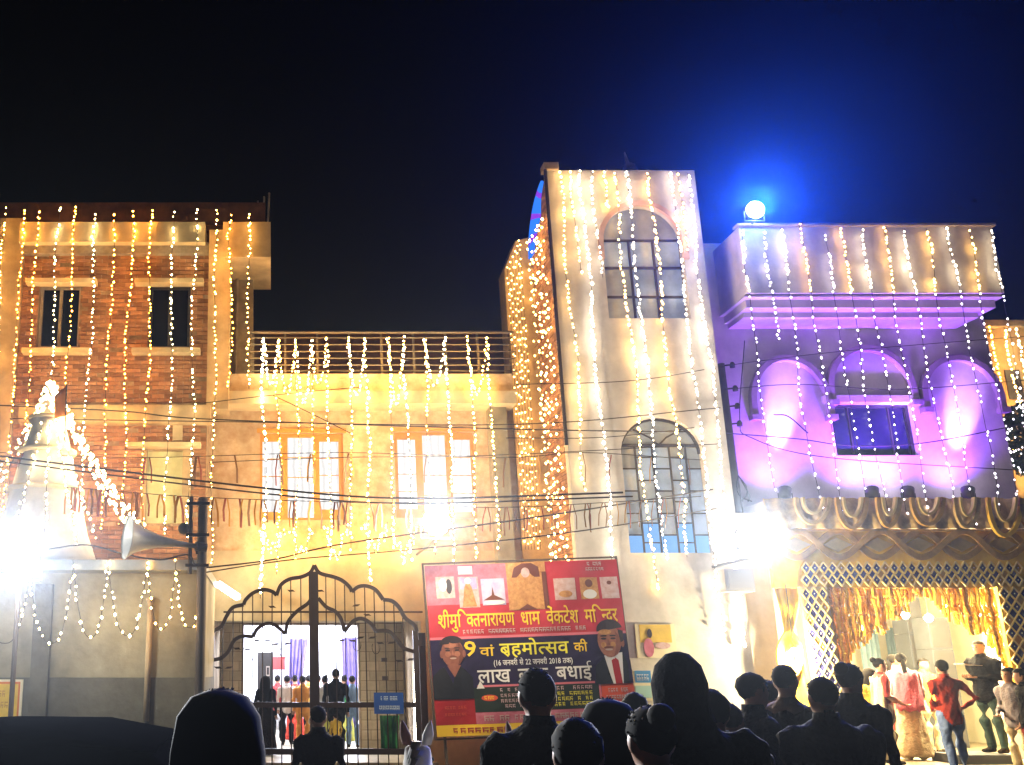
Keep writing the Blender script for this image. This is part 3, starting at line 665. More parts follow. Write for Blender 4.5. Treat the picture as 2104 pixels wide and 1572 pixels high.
# loops tied along the railing
loops = [(543,572),(572,608),(608,640),(640,672),(716,750),(797,830),(872,914),(960,1000)]
for i, (a, b) in enumerate(loops):
    path = [W(a+(b-a)*u, 696+(95+20*(i % 3))*(1-(2*u-1)**2), YM-0.66) for u in [k/10 for k in range(11)]]
    light_string(path, ('white','gold')[i % 2], f'looped swag of bulbs, {ORD[i]} from the left along the railing', 'swags on the railing', 0.02, 0.09)
# lower zigzag swags under the windows
zz = [(560,1130,1090),(620,1140,1080),(690,1150,1075),(770,1130,1085),(830,1145,1090)]
for i, (px, lo, hi) in enumerate(zz):
    path = [W(px-26+52*u, hi+(lo-hi)*(1-abs(2*u-1))+15*math.sin(u*20+i), YM-0.2) for u in [k/12 for k in range(13)]]
    light_string(path, 'gold', f'low drooping swag of bulbs, {ORD[i]} from the left beneath the lit windows', 'swags beneath the lit windows', 0.02, 0.085)
TOW = [(1150,352,1010,'amber',0.03,.115),(1172,352,560,'amber',0.028,.12),(1190,346,1150,'pearl',0.036,.10),(1216,352,570,'pearl',0.03,.12),(1240,352,430,'amber',0.03,.12),(1262,352,1210,'amber',0.03,.11),(1285,350,420,'pearl',0.032,.11),(1287,350,1150,'pearl',0.03,.105),(1331,354,1145,'amber',0.032,.11),(1378,352,1300,'pearl',0.033,.11),(1392,352,520,'amber',0.03,.12),(1412,356,1330,'pearl',0.035,.09)]
for i, (px, a, b, k, r, s) in enumerate(TOW):
    light_string(drop_line(px, a, b, YT-0.12), k, f'hanging string of bulbs, {ORD[i]} from the left on the white tower front', 'light strings on the tower', r, s)
PUR = [(1524,470,1010,'pearl',.03),(1570,478,700,'cool',.026),(1605,468,1050,'pearl',.03),(1643,462,1080,'amber',.026),(1692,480,1040,'cool',.026),(1727,470,1060,'amber',.026),(1770,470,1060,'pearl',.03),(1815,464,1070,'amber',.026),(1857,470,1060,'pearl',.032),(1903,470,1080,'amber',.026),(1945,468,1050,'pearl',.028),(1992,470,1060,'amber',.026),(2036,470,1060,'pearl',.026)]
for i, (px, a, b, k, r) in enumerate(PUR):
    up = drop_line(px, a, 600, YPp-0.1); lab = f'string of bulbs, {ORD[i]} from the left, hung from the purple house parapet'
    t = light_string(up, k, lab, 'light strings on the purple house', r, 0.10)
    lo = drop_line(px+17, 606, b, YPp-0.08, sway=0.0); lo = [up[-1]]+[Vector((up[-1].x+(q.x-lo[0].x), q.y, q.z)) for q in lo[1:]]
    MB().tube(lo, 0.005, 4).build('cord', M['cable'], t); mb = MB()
    for a_, b_ in zip(lo, lo[1:]):
        for q in range(4):
            if random.random() < 0.86: c = a_.lerp(b_, (q+random.random()*0.8)/4); mb.octa((c.x+random.uniform(-.02,.02), c.y-0.01, c.z), 0.017*random.uniform(0.8,1.25))
    mb.build('bulbs', E['cool'], t, kind='stuff')
for i, (px, b) in enumerate(((2032,960),(2062,1000),(2084,1040))):
    light_string(drop_line(px, 672, b, 19.75), ('warm','gold','white')[i], f'string of bulbs, {ORD[i]} from the left on the far right house', 'light strings at the right edge', 0.028, 0.10)
# net lights on the tower flank and side pillar
nf = thing('net_lights', 'dense net of warm bulbs over the brick flank of the tower', 'net lights', (xt0, YT+0.8, 4)); mb = MB(); mc = MB()
for z in [3.2+0.16*k for k in range(60)]:
    zlim = ztop-0.9
    if z > zlim: break
    mc.tube([(xt0-0.05, YT+0.25, z), (xt0-0.05, YTB-0.1, z+0.03)], 0.004, 4)
    for k in range(7):
        if random.random() < 0.72: mb.octa((xt0-0.06, YT+0.25+1.25*(k+random.random())/7, z+random.uniform(-0.05,0.05)), 0.019*random.uniform(0.8,1.5))
mc.build('cord', M['cable'], nf); mb.build('bulbs', E['amber'], nf, kind='stuff')
nf = thing('net_lights', 'curtain of golden bulbs on the narrow cream pillar left of the tower', 'net lights', (WX(1070,800,YQ), YQ, 3)); mb = MB(); mc = MB()
for k in range(6):
    x = WX(1057+k*6, 800, YQ); zt2 = WZ(552-k*11, YQ); mc.tube([(x, YQ-0.05, zt2), (x, YQ-0.05, WZ(1130,YQ))], 0.004, 4); z = zt2
    while z > WZ(1130,YQ):
        mb.octa((x+random.uniform(-.02,.02), YQ-0.06, z), 0.014*random.uniform(0.7,1.3)); z -= random.uniform(0.1,0.26)
mc.build('cord', M['cable'], nf); mb.build('bulbs', E['amber'], nf, kind='stuff')
# spire strings
tip = W(106,790,YP-0.05)
ends = [(300,1092,14.9),(285,1085,15.2),(262,1080,15.6),(-90,1090,15.2),(-60,1085,14.9),(20,1120,14.2),(90,1120,14.1),(160,1120,14.2),(200,1110,14.5)]
for i, (px, py, Y) in enumerate(ends):
    e = W(px, py, Y); path = [tip.lerp(e, u)+Vector((0,0,-0.25*math.sin(u*PI)*0.6)) for u in [k/12 for k in range(13)]]
    light_string(path, 'white', f'string of bulbs running down from the spire tip, {ORD[i]} counted from the loudspeaker horn side', 'spire light strings', 0.03 if i < 3 else 0.022, 0.06 if i < 3 else 0.11, jit=0.06 if i < 3 else 0.03)
mb = MB(); t = thing('light_cluster', 'blazing cluster of bulbs wrapped round the spire tip', 'string lights', tip)
for k in range(120):
    py = random.uniform(786, 862); hw = 6+(py-786)*0.33; a = random.random()*2*PI; c = W(104-(py-786)*0.05, py, YP); rr = (W(160,py,YP)-W(159,py,YP)).x*hw*1.05
    mb.octa((c.x+rr*math.cos(a), c.y+rr*math.sin(a), c.z), 0.028)
mb.build('bulbs', E['white'], t, kind='stuff')
# swags on the grey shrine wall
SW = [(-40,60,1190,1322),(60,150,1170,1322),(150,222,1150,1310),(222,302,1160,1306),(302,362,1150,1294),(362,418,1170,1290)]
for i, (a, b, t0, lo) in enumerate(SW):
    path = [W(a+(b-a)*u, t0+(lo-t0)*(1-abs(2*u-1)**2.6), YS-0.5) for u in [k/14 for k in range(15)]]
    light_string(path, 'white' if i < 4 else 'gold', f'drooping swag of bulbs, {ORD[i]} from the left across the grey shrine wall', 'swags on the shrine wall', 0.02, 0.15, drop=0.1)

# ================================================================== poles, horn, cables
pl = thing('utility_pole', 'short brown utility pole carrying the horn loudspeaker', 'pole', (WX(402,1300,13.5),13.5,0))
x0 = WX(402,1300,13.5); zt_ = WZ(1024,13.5)
mb = MB(); mb.tube([(x0+0.07,13.5,0),(x0+0.07,13.5,zt_)], 0.07, 8); mb.build('post', M['pole'], pl, smooth=True)
mb = MB(); mb.tube([(x0-0.1,13.46,WZ(1180,13.5)),(x0-0.1,13.46,zt_+0.02)], 0.03, 6); mb.build('conduit', M['pole'], pl)
for py in (1034, 1098, 1160): mb = MB(); mb.box(x0-0.16, x0+0.18, 13.38, 13.43, WZ(py+6,13.5), WZ(py,13.5)); mb.build('clamp', M['iron'], pl)
MB().ball(W(378,1086,13.4), 0.09).build('insulator', M['cable'], pl, smooth=True)
hn = thing('horn_loudspeaker', 'grey horn loudspeaker pointing left from the utility pole', 'loudspeaker', W(330,1120,13.3))
ax = (W(262,1104,13.0)-W(402,1122,13.4)).normalized(); c0 = W(402,1122,13.4); u = ax.cross(Vector((0,0,1))).normalized(); v = u.cross(ax)
L_ = (W(262,1104,13.0)-c0).length
mb = MB(); mb.loft([(c0+ax*L_*f_, r_, r_, u, v) for f_, r_ in ((0,0.03),(0.3,0.05),(0.55,0.09),(0.75,0.15),(0.9,0.22),(1.0,0.31),(1.01,0.32),(0.98,0.29),(0.85,0.17),(0.7,0.11))], 18); mb.build('horn', M['horn'], hn, smooth=True)
mb = MB(); mb.loft([(c0-ax*0.16,0.07,0.07,u,v),(c0,0.07,0.07,u,v)], 10); mb.build('driver', M['housing'], hn)
mb = MB(); mb.tube([c0, (x0,13.48,c0.z-0.1)], 0.02); mb.build('bracket', M['iron'], hn)
# tall pole by the purple house
YO = 17.52
pl = thing('utility_pole', 'tall dark utility pole with insulators between tower and purple house', 'pole', (WX(1500,950,YO),YO,0))
xp = WX(1482,760,YO); zp = WZ(748,YO)
MB().tube([(xp,YO,0),(xp,YO,zp)], [0.1,0.075], 8).build('post', M['pole'], pl, smooth=True)
for py in (752, 800, 836, 872):
    z = WZ(py,YO); mb = MB(); mb.tube([(xp,YO,z),(xp+0.22,YO-0.02,z+0.02)], 0.018); mb.build('bracket', M['iron'], pl)
    mb = MB(); mb.loft([((xp+0.22,YO-0.02,z-0.04),0.05,0.05),((xp+0.22,YO-0.02,z+0.02),0.055,0.055),((xp+0.22,YO-0.02,z+0.07),0.03,0.03)], 8); mb.build('insulator', M['cable'], pl, smooth=True)
mb = MB()
for k in range(3):
    pts = [(xp+0.02+0.1*math.sin(u*PI*(1+0.3*k))*(-1 if k == 1 else 1)+0.12*u, YO-0.12, WZ(980,YO)-0.5*u-0.12*math.sin(u*PI)) for u in [j/8 for j in range(9)]]; mb.tube(pts, 0.012, 4)
mb.build('loose_wires', M['cable'], pl)
CABLES = [
 ([(-60,930),(560,1005),(860,1024),(1280,1012)],14.2,0.016,'thick twin cable sagging from the left edge towards the tower, upper strand'),
 ([(-60,940),(560,1016),(860,1034),(1300,1020)],14.1,0.013,'thick twin cable sagging from the left edge towards the tower, lower strand'),
 ([(-20,832),(250,845),(440,862),(1060,882),(1478,888)],15.8,0.012,'dark cable from the spire across the middle house to the tall pole'),
 ([(20,860),(430,866),(1060,872),(1480,838)],15.6,0.009,'thin cable just under the middle house roof slab'),
 ([(420,828),(560,812),(745,795)],16.6,0.008,'thin cable climbing along the yellow roof slab'),
 ([(560,812),(640,850),(720,890)],16.6,0.008,'short cable slanting down from the roof slab to the left lit window'),
 ([(410,1168),(560,1150),(720,1115),(1120,1060),(1500,1000)],14.0,0.012,'cable rising from the brown pole towards the tall pole, upper'),
 ([(410,1178),(600,1150),(860,1128),(1200,1090),(1500,1040)],14.0,0.01,'cable rising from the brown pole towards the tall pole, lower'),
 ([(430,950),(700,940),(1000,936),(1480,912)],15.4,0.007,'thin wire across the middles of the lit windows'),
 ([(1040,900),(1250,898),(1480,872)],15.9,0.008,'wire crossing the tower to the third insulator of the tall pole'),
 ([(1060,790),(1300,782),(1490,752)],15.9,0.008,'highest wire crossing the tower to the tall pole top'),
 ([(1490,752),(1560,742),(1750,720),(2120,690)],16.0,0.007,'wire from the tall pole top over the purple arches'),
 ([(1490,800),(1640,790),(1850,800),(2120,780)],16.0,0.008,'wire from the second insulator across the arches'),
 ([(1490,890),(1640,902),(1750,916),(1900,910),(2120,868)],16.0,0.011,'dark wire sagging across the uplit arches'),
 ([(1530,700),(1520,860),(1545,900),(1700,940),(2120,968)],16.2,0.009,'wire drooping past the dark window to the right edge'),
 ([(1590,852),(1620,856),(1660,890)],16.4,0.012,'short black wire hooked over the left arch'),
 ([(100,1128),(180,1120),(260,1140),(330,1150),(385,1140),(400,1160)],13.3,0.012,'loose wire looping under the horn loudspeaker'),
]
def smooth(pts, n=8):
    P = [Vector(p) for p in pts]; P = [P[0]*2-P[1]]+P+[P[-1]*2-P[-2]]; o = []
    for i in range(1, len(P)-2):
        for k in range(n):
            t = k/n; a, b, c, d = P[i-1:i+3]
            o.append(0.5*((2*b)+(c-a)*t+(2*a-5*b+4*c-d)*t*t+(3*b-a-3*c+d)*t**3))
    return o+[P[-2]]
for pts, Y, r, lab in CABLES:
    o = MB().tube(smooth([W(x, y, 17.42 if ('pole' in lab or 'arches' in lab or 'right edge' in lab) and 1470 <= x <= 1500 else (max(Y, 17.3) if x > 1500 else Y)) for x, y in pts]), r, 5).build('overhead_cable', M['cable']); tag(o, lab, 'cable', 'overhead cables')
# ribbon buntings
M['rib'] = [mat('ribbon_maroon', (0.22,0.035,0.02), 0.8), mat('ribbon_brown', (0.16,0.07,0.025), 0.8), mat('ribbon_ochre', (0.42,0.2,0.02), 0.8)]
def bunting(pts, Y, xs, lab, ln=(46,62), pair=0.5):
    path = smooth([W(x, y, Y) for x, y in pts]); t = thing('ribbon_bunting', lab, 'bunting', path[0], 'ribbon buntings')
    MB().tube(path, 0.006, 4).build('cord', M['cable'], t)
    for px in xs:
        py = None
        for (xa, ya), (xb, yb) in zip(pts, pts[1:]):
            if xa <= px <= xb: py = ya+(yb-ya)*(px-xa)/(xb-xa)
        if py is None: continue
        for s in ((-1, 1) if random.random() < pair else (random.choice((-1,1)),)):
            p = W(px+s*2, py+1, Y); l = random.uniform(*ln); q = W(px+s*random.uniform(2,9), py+l, Y); w_ = random.uniform(0.013,0.024)
            q.y += random.uniform(-0.06,0.06); m_ = p.lerp(q, 0.5)+Vector((s*0.02, random.uniform(-.03,.03), 0)); h_ = Vector((w_*0.7, w_, 0)); th = Vector((0.004,-0.003,0))
            mb = MB(); mb.add([p-h_,p+h_,m_+h_,m_-h_,q+h_,q-h_,p-h_+th,p+h_+th,m_+h_+th,m_-h_+th,q+h_+th,q-h_+th],
              [(0,3,2,1),(3,5,4,2),(6,7,8,9),(9,8,10,11),(0,1,7,6),(5,11,10,4),(0,6,9,3),(3,9,11,5),(1,2,8,7),(2,4,10,8)]); mb.build('ribbon', random.choice(M['rib']), t)
bunting([(130,1000),(420,1022),(850,1036),(1060,1042),(1440,1020)], 14.6, [140,150,160,185,195,210,225,250,275,285,300,330,355,368,430,440,465,490,500,515,528,540,570,600,608,640,655,690,702,715,760,780,840,1000,1020,1040,1055,1080,1110,1130,1138,1175,1205,1215,1240,1265,1290,1320,1345,1365,1400], 'long ribbon bunting hanging low across the lit windows and tower')
bunting([(0,930),(290,940),(700,930),(1040,940),(1200,930),(1440,945)], 15.0, [45,300,305,405,480,572,640,718,878,1040,1105,1195,1258,1340,1412], 'ribbon bunting across the middle of the facades, upper one', (50,66), 0.35)
# ================================================================== gate
YG = 16.75
def gz(zx, zy): p = W(400+zx/3.33, 1100+zy/3.33, YG); return (p.x, p.z)
gt = thing('scalloped_gate', 'dark iron double gate with scalloped onion arch top', 'gate', (WX(645,1500,YG),YG,0))
def sm2(pts, n=5): return [(v.x, v.y) for v in smooth([Vector((a, b)) for a, b in pts], n)]
def foil(pts): return [gz(*p) for p in pts]
OL = [[(105,690),(130,655),(185,620),(215,560),(260,495),(335,475)],[(335,475),(350,440),(400,395),(470,372),(530,385),(560,410)],[(560,410),(590,340),(650,300),(730,285),(790,255),(818,205)]]
OR = [[(818,205),(855,258),(950,285),(1010,310),(1060,355),(1075,387)],[(1075,387),(1120,352),(1180,348),(1240,375),(1290,440)],[(1290,440),(1350,450),(1400,495),(1440,565),(1505,615),(1520,660)]]
IL = [[(110,855),(180,840),(230,795),(270,720),(330,690),(400,695)],[(400,695),(430,640),(490,605),(550,615),(620,675)],[(620,675),(640,590),(700,520),(770,470),(800,430)]]
IR = [[(845,430),(900,490),(960,520),(1000,570),(1025,660)],[(1025,660),(1080,590),(1140,570),(1200,600),(1240,655)],[(1240,655),(1320,655),(1370,695),(1430,770),(1515,800)]]
lw = 0.032
lf = [None, None]
for s, (O, I, xa, xb) in enumerate(((OL, IL, 115, 803), (OR, IR, 834, 1517))):
    mb = MB(); zt1 = gz(0, 690 if s == 0 else 650)[1]
    xh, xc = gz(xa, 900)[0], gz(xb, 900)[0]
    if s: xh, xc = gz(1517, 900)[0], gz(834, 900)[0]
    mb.box(xh-0.045, xh+0.045, YG-0.04, YG+0.04, 0.08, zt1); mb.box(xc-0.045, xc+0.045, YG-0.041, YG+0.041, 0.08, gz(0,250)[1])
    lf[s] = mb.build('gate_leaf', M['iron'], gt)
    for seg in O+I:
        mb = MB(); mb.ring(sm2(foil(seg)), lw, YG-0.032, YG+0.032); mb.build('scalloped_rail', M['iron'], lf[s])
    for zy, hgt in ((1160, 0.045), (1480, 0.05)):
        z = gz(0, zy)[1]; mb = MB(); mb.box(min(xh,xc)+0.047, max(xh,xc)-0.047, YG-0.02, YG+0.02, z-hgt, z+hgt); mb.build('cross_rail', M['iron'], lf[s])
allo = [p for seg in OL+OR for p in sm2(seg, 8)]
for zx in (190,260,325,395,465,530,595,660,730,905,970,1035,1105,1175,1240,1310,1375,1435):
    zy = min(allo, key=lambda p: abs(p[0]-zx))[1]+8
    x = gz(zx, 900)[0]; top = gz(zx, zy)[1]
    MB().tube([(x, YG, 0.1), (x, YG, top)], 0.011, 5).build('bar', M['iron'], lf[0 if zx < 818 else 1])
lo_me = None
for zx, zy in ((160,905),(235,905),(290,775),(360,780),(425,720),(500,722),(555,745),(635,742),(1005,720),(1080,722),(1135,700),(1215,700),(1270,738),(1345,735),(1400,860),(1475,850),(660,380),(860,380),(530,490),(1105,480),(1180,545)):
    a = gz(zx, zy); sgn = 1 if (zx % 2) else -1; sl = 0.02*sgn
    o = MB().prism([(a[0]-0.075,a[1]-sl),(a[0]-0.03,a[1]+0.016),(a[0]+0.03,a[1]+0.02),(a[0]+0.075,a[1]+sl),(a[0]+0.03,a[1]-0.014),(a[0]-0.03,a[1]-0.02)], YG-0.022, YG-0.012).build('leaf_ornament', M['iron'], lf[0 if zx < 818 else 1])
for zx, zy in ((395,800),(610,790),(1110,740),(1240,760)):
    a = gz(zx, zy); o = MB().tube([(a[0]+0.07*math.cos(t), YG-0.01, a[1]+0.11*math.sin(t)-0.02) for t in [k*PI*1.3/10+PI*0.8 for k in range(11)]], 0.007, 4).build('scroll', M['iron'], lf[0 if zx < 818 else 1])
for zx in (85, 1540):
    a = gz(zx, 795 if zx < 800 else 735); MB().box(a[0]-0.08, a[0]+0.05, YG-0.03, YG+0.03, a[1]-0.05, a[1]+0.05).build('hinge', M['iron'], gt)
for zx, zy in ((1300,975),(1295,850)):
    a = gz(zx, zy); MB().box(a[0]-0.05, a[0]+0.05, YG-0.05, YG-0.025, a[1]-0.04, a[1]+0.03).build('latch', M['iron'], gt)
for px in (425.5, 872):
    x = WX(px, 1420, 16.9); MB().box(x-0.06, x+0.06, 16.95, 17.1, 0, WZ(1300,16.9)).build('gate_post', M['white'] if px < 500 else M['iron'], gt)
z = gz(0,522)[1]; MB().tube([(gz(195,520)[0],YG+0.1,z),(gz(1565,520)[0],YG+0.1,z)], 0.018).build('top_bar', M['iron'], gt)
# blue notice on the gate
M['bluesign'] = mat('blue_sign', (0.01,0.06,0.30), 0.4); M['paleink'] = mat('pale_ink', (0.5,0.6,0.75), 0.6)
sg = thing('notice_board', 'small blue notice board fixed on the right gate leaf', 'sign', W(799,1467,YG-0.06))
a, b = W(768,1423,YG-0.06), W(830,1467,YG-0.06); MB().box(a.x, b.x, YG-0.06, YG-0.045, b.z, a.z).build('board', M['bluesign'], sg)
def marks(parent, x0, x1, z0, z1, y, m, n=8, head=False, d=0.003, name='lettering'):
    """a line of small illegible strokes"""
    mb = MB(); x = x0; st = (x1-x0)/n
    for k in range(n):
        if random.random() < 0.13: x += st; continue
        w_ = st*random.uniform(0.55,0.85); h = (z1-z0)*random.uniform(0.75,1.0)
        mb.box(x, x+w_*0.22, y, y+d, z0+(z1-z0)*random.uniform(0,.2), z0+h); mb.box(x+w_*0.25, x+w_, y, y+d, z0+h*0.42, z0+h*0.62) ; mb.box(x+w_*0.7, x+w_*0.9, y, y+d, z0, z0+h*0.4)
        mb.box(x-st*0.05, x+w_, y-0.0003, y+d, z1-(z1-z0)*0.17, z1)
        x += st
    return mb.build(name, m, parent, kind='stuff')
H = a.z-b.z; marks(sg, a.x+0.12, b.x-0.1, b.z+H*0.62, b.z+H*0.82, YG-0.064, M['paleink'], 11); marks(sg, a.x+0.06, b.x-0.06, b.z+H*0.18, b.z+H*0.38, YG-0.064, M['paleink'], 13)
# green cloth below it
M['green'] = mat('green_cloth', (0.02,0.30,0.08), 0.8, col2=(0.01,0.18,0.05), scale=7)
o = MB(); vs = []; fs = []
for k in range(15):
    u = k/14; p = W(780+40*u, 1470, YG+0.16); q = W(784+32*u, 1545, YG+0.16); y = 0.03*math.sin(k*1.4)
    vs += [(p.x, p.y+y, p.z), ((p.x+q.x)/2, p.y+y*1.4, (p.z+q.z)/2), (q.x, q.y+y*0.7, q.z+0.04*math.sin(k*2.1))]
for k in range(14):
    for j in range(2): fs.append((k*3+j, k*3+j+3, k*3+j+4, k*3+j+1))
o = o.add(vs, fs).build('green_cloth', M['green'], smooth=True); md = o.modifiers.new('t','SOLIDIFY'); md.thickness = 0.008
tag(o, 'bright green cloth hung on the gate below the blue notice', 'cloth')

# ================================================================== banner
YN = 16.35
TL, TR, BL = W(872,1164,YN), W(1266,1146,YN), W(897,1514,YN)
bw, bhh = (TR-TL).length, (TL-BL).length
bn = thing('festival_banner', 'large tilted red and navy printed banner with two portraits', 'banner', BL)
bn.rotation_euler = (0, -math.atan2(TR.z-TL.z, TR.x-TL.x)*0.8, 0)
def loc(o): o.matrix_parent_inverse = Matrix(); return o
def cm(name, c): return mat('print_'+name, c, 0.45)
PR = dict(red=mat('print_red', (0.50,0.035,0.06), 0.45, col2=(0.42,0.02,0.03), scale=2), navy=mat('print_navy', (0.018,0.008,0.055), 0.45, var=0.4, scale=3), yel=cm('yellow', (0.85,0.55,0.03)), lem=cm('lemon', (0.80,0.72,0.05)), wht=cm('white', (0.75,0.74,0.78)), pink=cm('pink', (0.62,0.16,0.22)), dred=cm('deep_red', (0.36,0.012,0.015)), blk=cm('black', (0.008,0.008,0.012)), grn=cm('dark_green', (0.012,0.022,0.012)), org=cm('orange', (0.62,0.075,0.03)), skin=mat('print_skin', (0.27,0.10,0.07), 0.45, col2=(0.20,0.065,0.045), scale=9), skin2=mat('print_skin_pale', (0.42,0.17,0.11), 0.45, col2=(0.30,0.11,0.07), scale=9), hair=cm('hair', (0.025,0.012,0.015)), gold=mat('print_gold', (0.62,0.33,0.12), 0.45, col2=(0.40,0.17,0.06), scale=14), lil=mat('print_lilac', (0.40,0.32,0.62), 0.45, col2=(0.62,0.55,0.72), scale=6), pale=mat('print_pale', (0.62,0.48,0.52), 0.45, col2=(0.50,0.30,0.28), scale=12), brn=cm('brown', (0.14,0.04,0.025)), rose=mat('print_rose', (0.60,0.20,0.30), 0.45, col2=(0.45,0.10,0.16), scale=5), teeth=cm('teeth', (0.5,0.36,0.3)))
def bl_rect(u0, v0, u1, v1, lay, m, name='print_panel', parent=None):
    y = -0.003*lay-0.012
    return loc(MB().box(u0*bw, u1*bw, y, y+0.0025, (1-v1)*bhh, (1-v0)*bhh).build(name, m, parent or bn))
def bl_poly(pts, lay, m, name='print_panel', parent=None):
    y = -0.003*lay-0.012
    return loc(MB().prism([(u*bw, (1-v)*bhh) for u, v in pts], y, y+0.0025).build(name, m, parent or bn))
def ell(cu, cv, ru, rv, n=20, a0=0, a1=2*PI): return [(cu+ru*math.cos(a0+(a1-a0)*k/n), cv+rv*math.sin(a0+(a1-a0)*k/n)) for k in range(n)]
loc(MB().box(0, bw, -0.012, 0.0, 0, bhh).build('sheet', PR['red'], bn))
mb = MB()
for q in ((-0.03,-0.002,-0.03,bhh+0.03),(bw+0.002,bw+0.03,-0.03,bhh+0.03)): mb.box(q[0],q[1],0.002,0.05,q[2],q[3])
mb.box(-0.03,bw+0.03,0.002,0.05,-0.06,-0.032); mb.box(-0.03,bw+0.03,0.002,0.05,bhh+0.032,bhh+0.06)
loc(mb.build('wood_frame', M['pole'], bn))
mb = MB();
for x in (0.15, bw-0.15): mb.tube([(x, 0.06, -BL.z), (x, 0.06, bhh)], 0.025)
loc(mb.build('support_legs', M['pole'], bn))
bl_rect(0,0.43,1,0.445,2,PR['pink']); bl_rect(0.0,0.445,1,0.79,1,PR['navy'])
bl_rect(0,0.78,0.2,0.935,3,PR['dred']); bl_rect(0.2,0.73,0.83,0.87,3,PR['grn']); bl_rect(0.84,0.72,1.0,0.93,3,PR['org']); bl_rect(0.2,0.872,0.838,0.935,3,PR['rose']); bl_rect(0,0.937,1,1,3,PR['yel'])
bl_rect(0.22,0.716,0.83,0.728,4,PR['pink']); bl_rect(0.828,0.716,0.838,0.87,5,PR['pink'])
bl_poly([(0.215,0.735),(0.235,0.69),(0.255,0.735)],5,PR['wht']); bl_poly(ell(0.275,0.79,0.04,0.018),5,PR['org'])
# pictures along the top
bl_rect(0,0.0,0.42,0.24,1,PR['rose'])
bl_rect(0.05,0.07,0.145,0.2,2,PR['pale'],'picture'); bl_poly(ell(0.085,0.12,0.02,0.04),3,PR['wht']); bl_poly(ell(0.115,0.13,0.016,0.045),3,PR['hair'])
bl_rect(0.17,0.01,0.245,0.06,2,PR['wht']); bl_rect(0.165,0.075,0.27,0.26,2,PR['pale'],'picture'); bl_rect(0.172,0.08,0.263,0.15,3,PR['lil']); bl_poly([(0.18,0.255),(0.195,0.14),(0.215,0.09),(0.235,0.14),(0.255,0.255)],4,PR['gold']); bl_poly(ell(0.216,0.1,0.018,0.02),5,PR['wht'])
bl_rect(0.285,0.09,0.405,0.25,2,PR['lil'],'picture'); bl_poly([(0.29,0.22),(0.335,0.19),(0.342,0.14),(0.349,0.19),(0.4,0.22)],3,PR['brn']); bl_poly(ell(0.345,0.235,0.055,0.014),4,PR['wht'])
bl_rect(0.42,0.0,0.62,0.285,2,PR['gold'],'picture'); bl_poly([(0.445,0.09),(0.46,0.03),(0.5,0.006),(0.55,0.006),(0.585,0.03),(0.59,0.09)],3,PR['brn']); bl_poly([(0.44,0.28),(0.445,0.11),(0.48,0.08),(0.515,0.035),(0.55,0.08),(0.585,0.11),(0.6,0.28)],4,PR['gold']); bl_poly(ell(0.516,0.062,0.022,0.03),5,PR['pale']); bl_rect(0.6,0.06,0.622,0.285,3,PR['brn']); bl_poly([(0.47,0.282),(0.515,0.25),(0.56,0.282)],5,PR['brn'])
for u0, u1, m_ in ((0.655,0.765,'pale'),(0.79,0.885,'gold'),(0.9,0.99,'pale')): bl_rect(u0,0.105,u1,0.235,2,PR[m_],'picture')
bl_poly(ell(0.838,0.205,0.036,0.028),3,PR['wht']); bl_poly(ell(0.838,0.14,0.02,0.024),3,PR['brn']); bl_poly(ell(0.71,0.2,0.035,0.02),3,PR['gold']); bl_poly(ell(0.945,0.14,0.012,0.012),3,PR['brn'])
# portraits (flat print)
bl_poly([(0.0,0.79),(0.0,0.66),(0.04,0.615),(0.075,0.6),(0.14,0.6),(0.165,0.625),(0.2,0.67),(0.2,0.79)],6,PR['blk'],'portrait')
bl_poly([(0.075,0.595),(0.11,0.665),(0.145,0.595)],7,PR['skin']); bl_poly(ell(0.108,0.52,0.055,0.085),8,PR['skin']); bl_poly(ell(0.108,0.475,0.062,0.052,14,PI,2*PI),9,PR['hair']); bl_poly(ell(0.053,0.53,0.008,0.022),9,PR['skin']); bl_poly(ell(0.164,0.53,0.008,0.022),9,PR['skin'])
for u in (0.085,0.13): bl_poly(ell(u,0.508,0.012,0.006),9,PR['hair']); bl_poly(ell(u,0.495,0.016,0.004),9,PR['hair'])
bl_poly(ell(0.109,0.555,0.016,0.005),9,PR['teeth']); bl_poly(ell(0.109,0.545,0.018,0.005),10,PR['brn']); bl_poly([(0.103,0.535),(0.108,0.505),(0.116,0.535)],9,PR['skin2'])
bl_poly([(0.81,0.735),(0.815,0.62),(0.87,0.575),(0.95,0.56),(1.0,0.6),(1.0,0.735)],6,PR['navy'],'portrait'); bl_poly([(0.87,0.57),(0.9,0.735),(0.95,0.735),(0.965,0.555)],7,PR['wht']); bl_poly([(0.905,0.6),(0.925,0.585),(0.94,0.6),(0.945,0.735),(0.912,0.735)],8,PR['dred'])
bl_poly(ell(0.905,0.485,0.062,0.098),9,PR['skin2']); bl_poly(ell(0.912,0.425,0.07,0.065,14,PI*0.97,2*PI),10,PR['hair']); bl_poly([(0.955,0.42),(0.982,0.43),(0.978,0.49),(0.962,0.5)],10,PR['hair']); bl_poly(ell(0.972,0.5,0.01,0.026),10,PR['skin'])
for u in (0.875,0.925): bl_poly(ell(u,0.473,0.014,0.006),10,PR['hair']); bl_poly(ell(u,0.457,0.018,0.005),10,PR['hair'])
bl_poly(ell(0.898,0.537,0.02,0.006),10,PR['teeth']); bl_poly(ell(0.898,0.524,0.027,0.006),11,PR['brn']); bl_poly([(0.89,0.51),(0.897,0.47),(0.908,0.51)],10,PR['skin'])
for cu, cv, ru, rv in ((0.098,0.478,0.03,0.018),(0.085,0.53,0.014,0.016),(0.131,0.53,0.014,0.016)): bl_poly(ell(cu,cv,ru,rv),9,PR['skin2'])
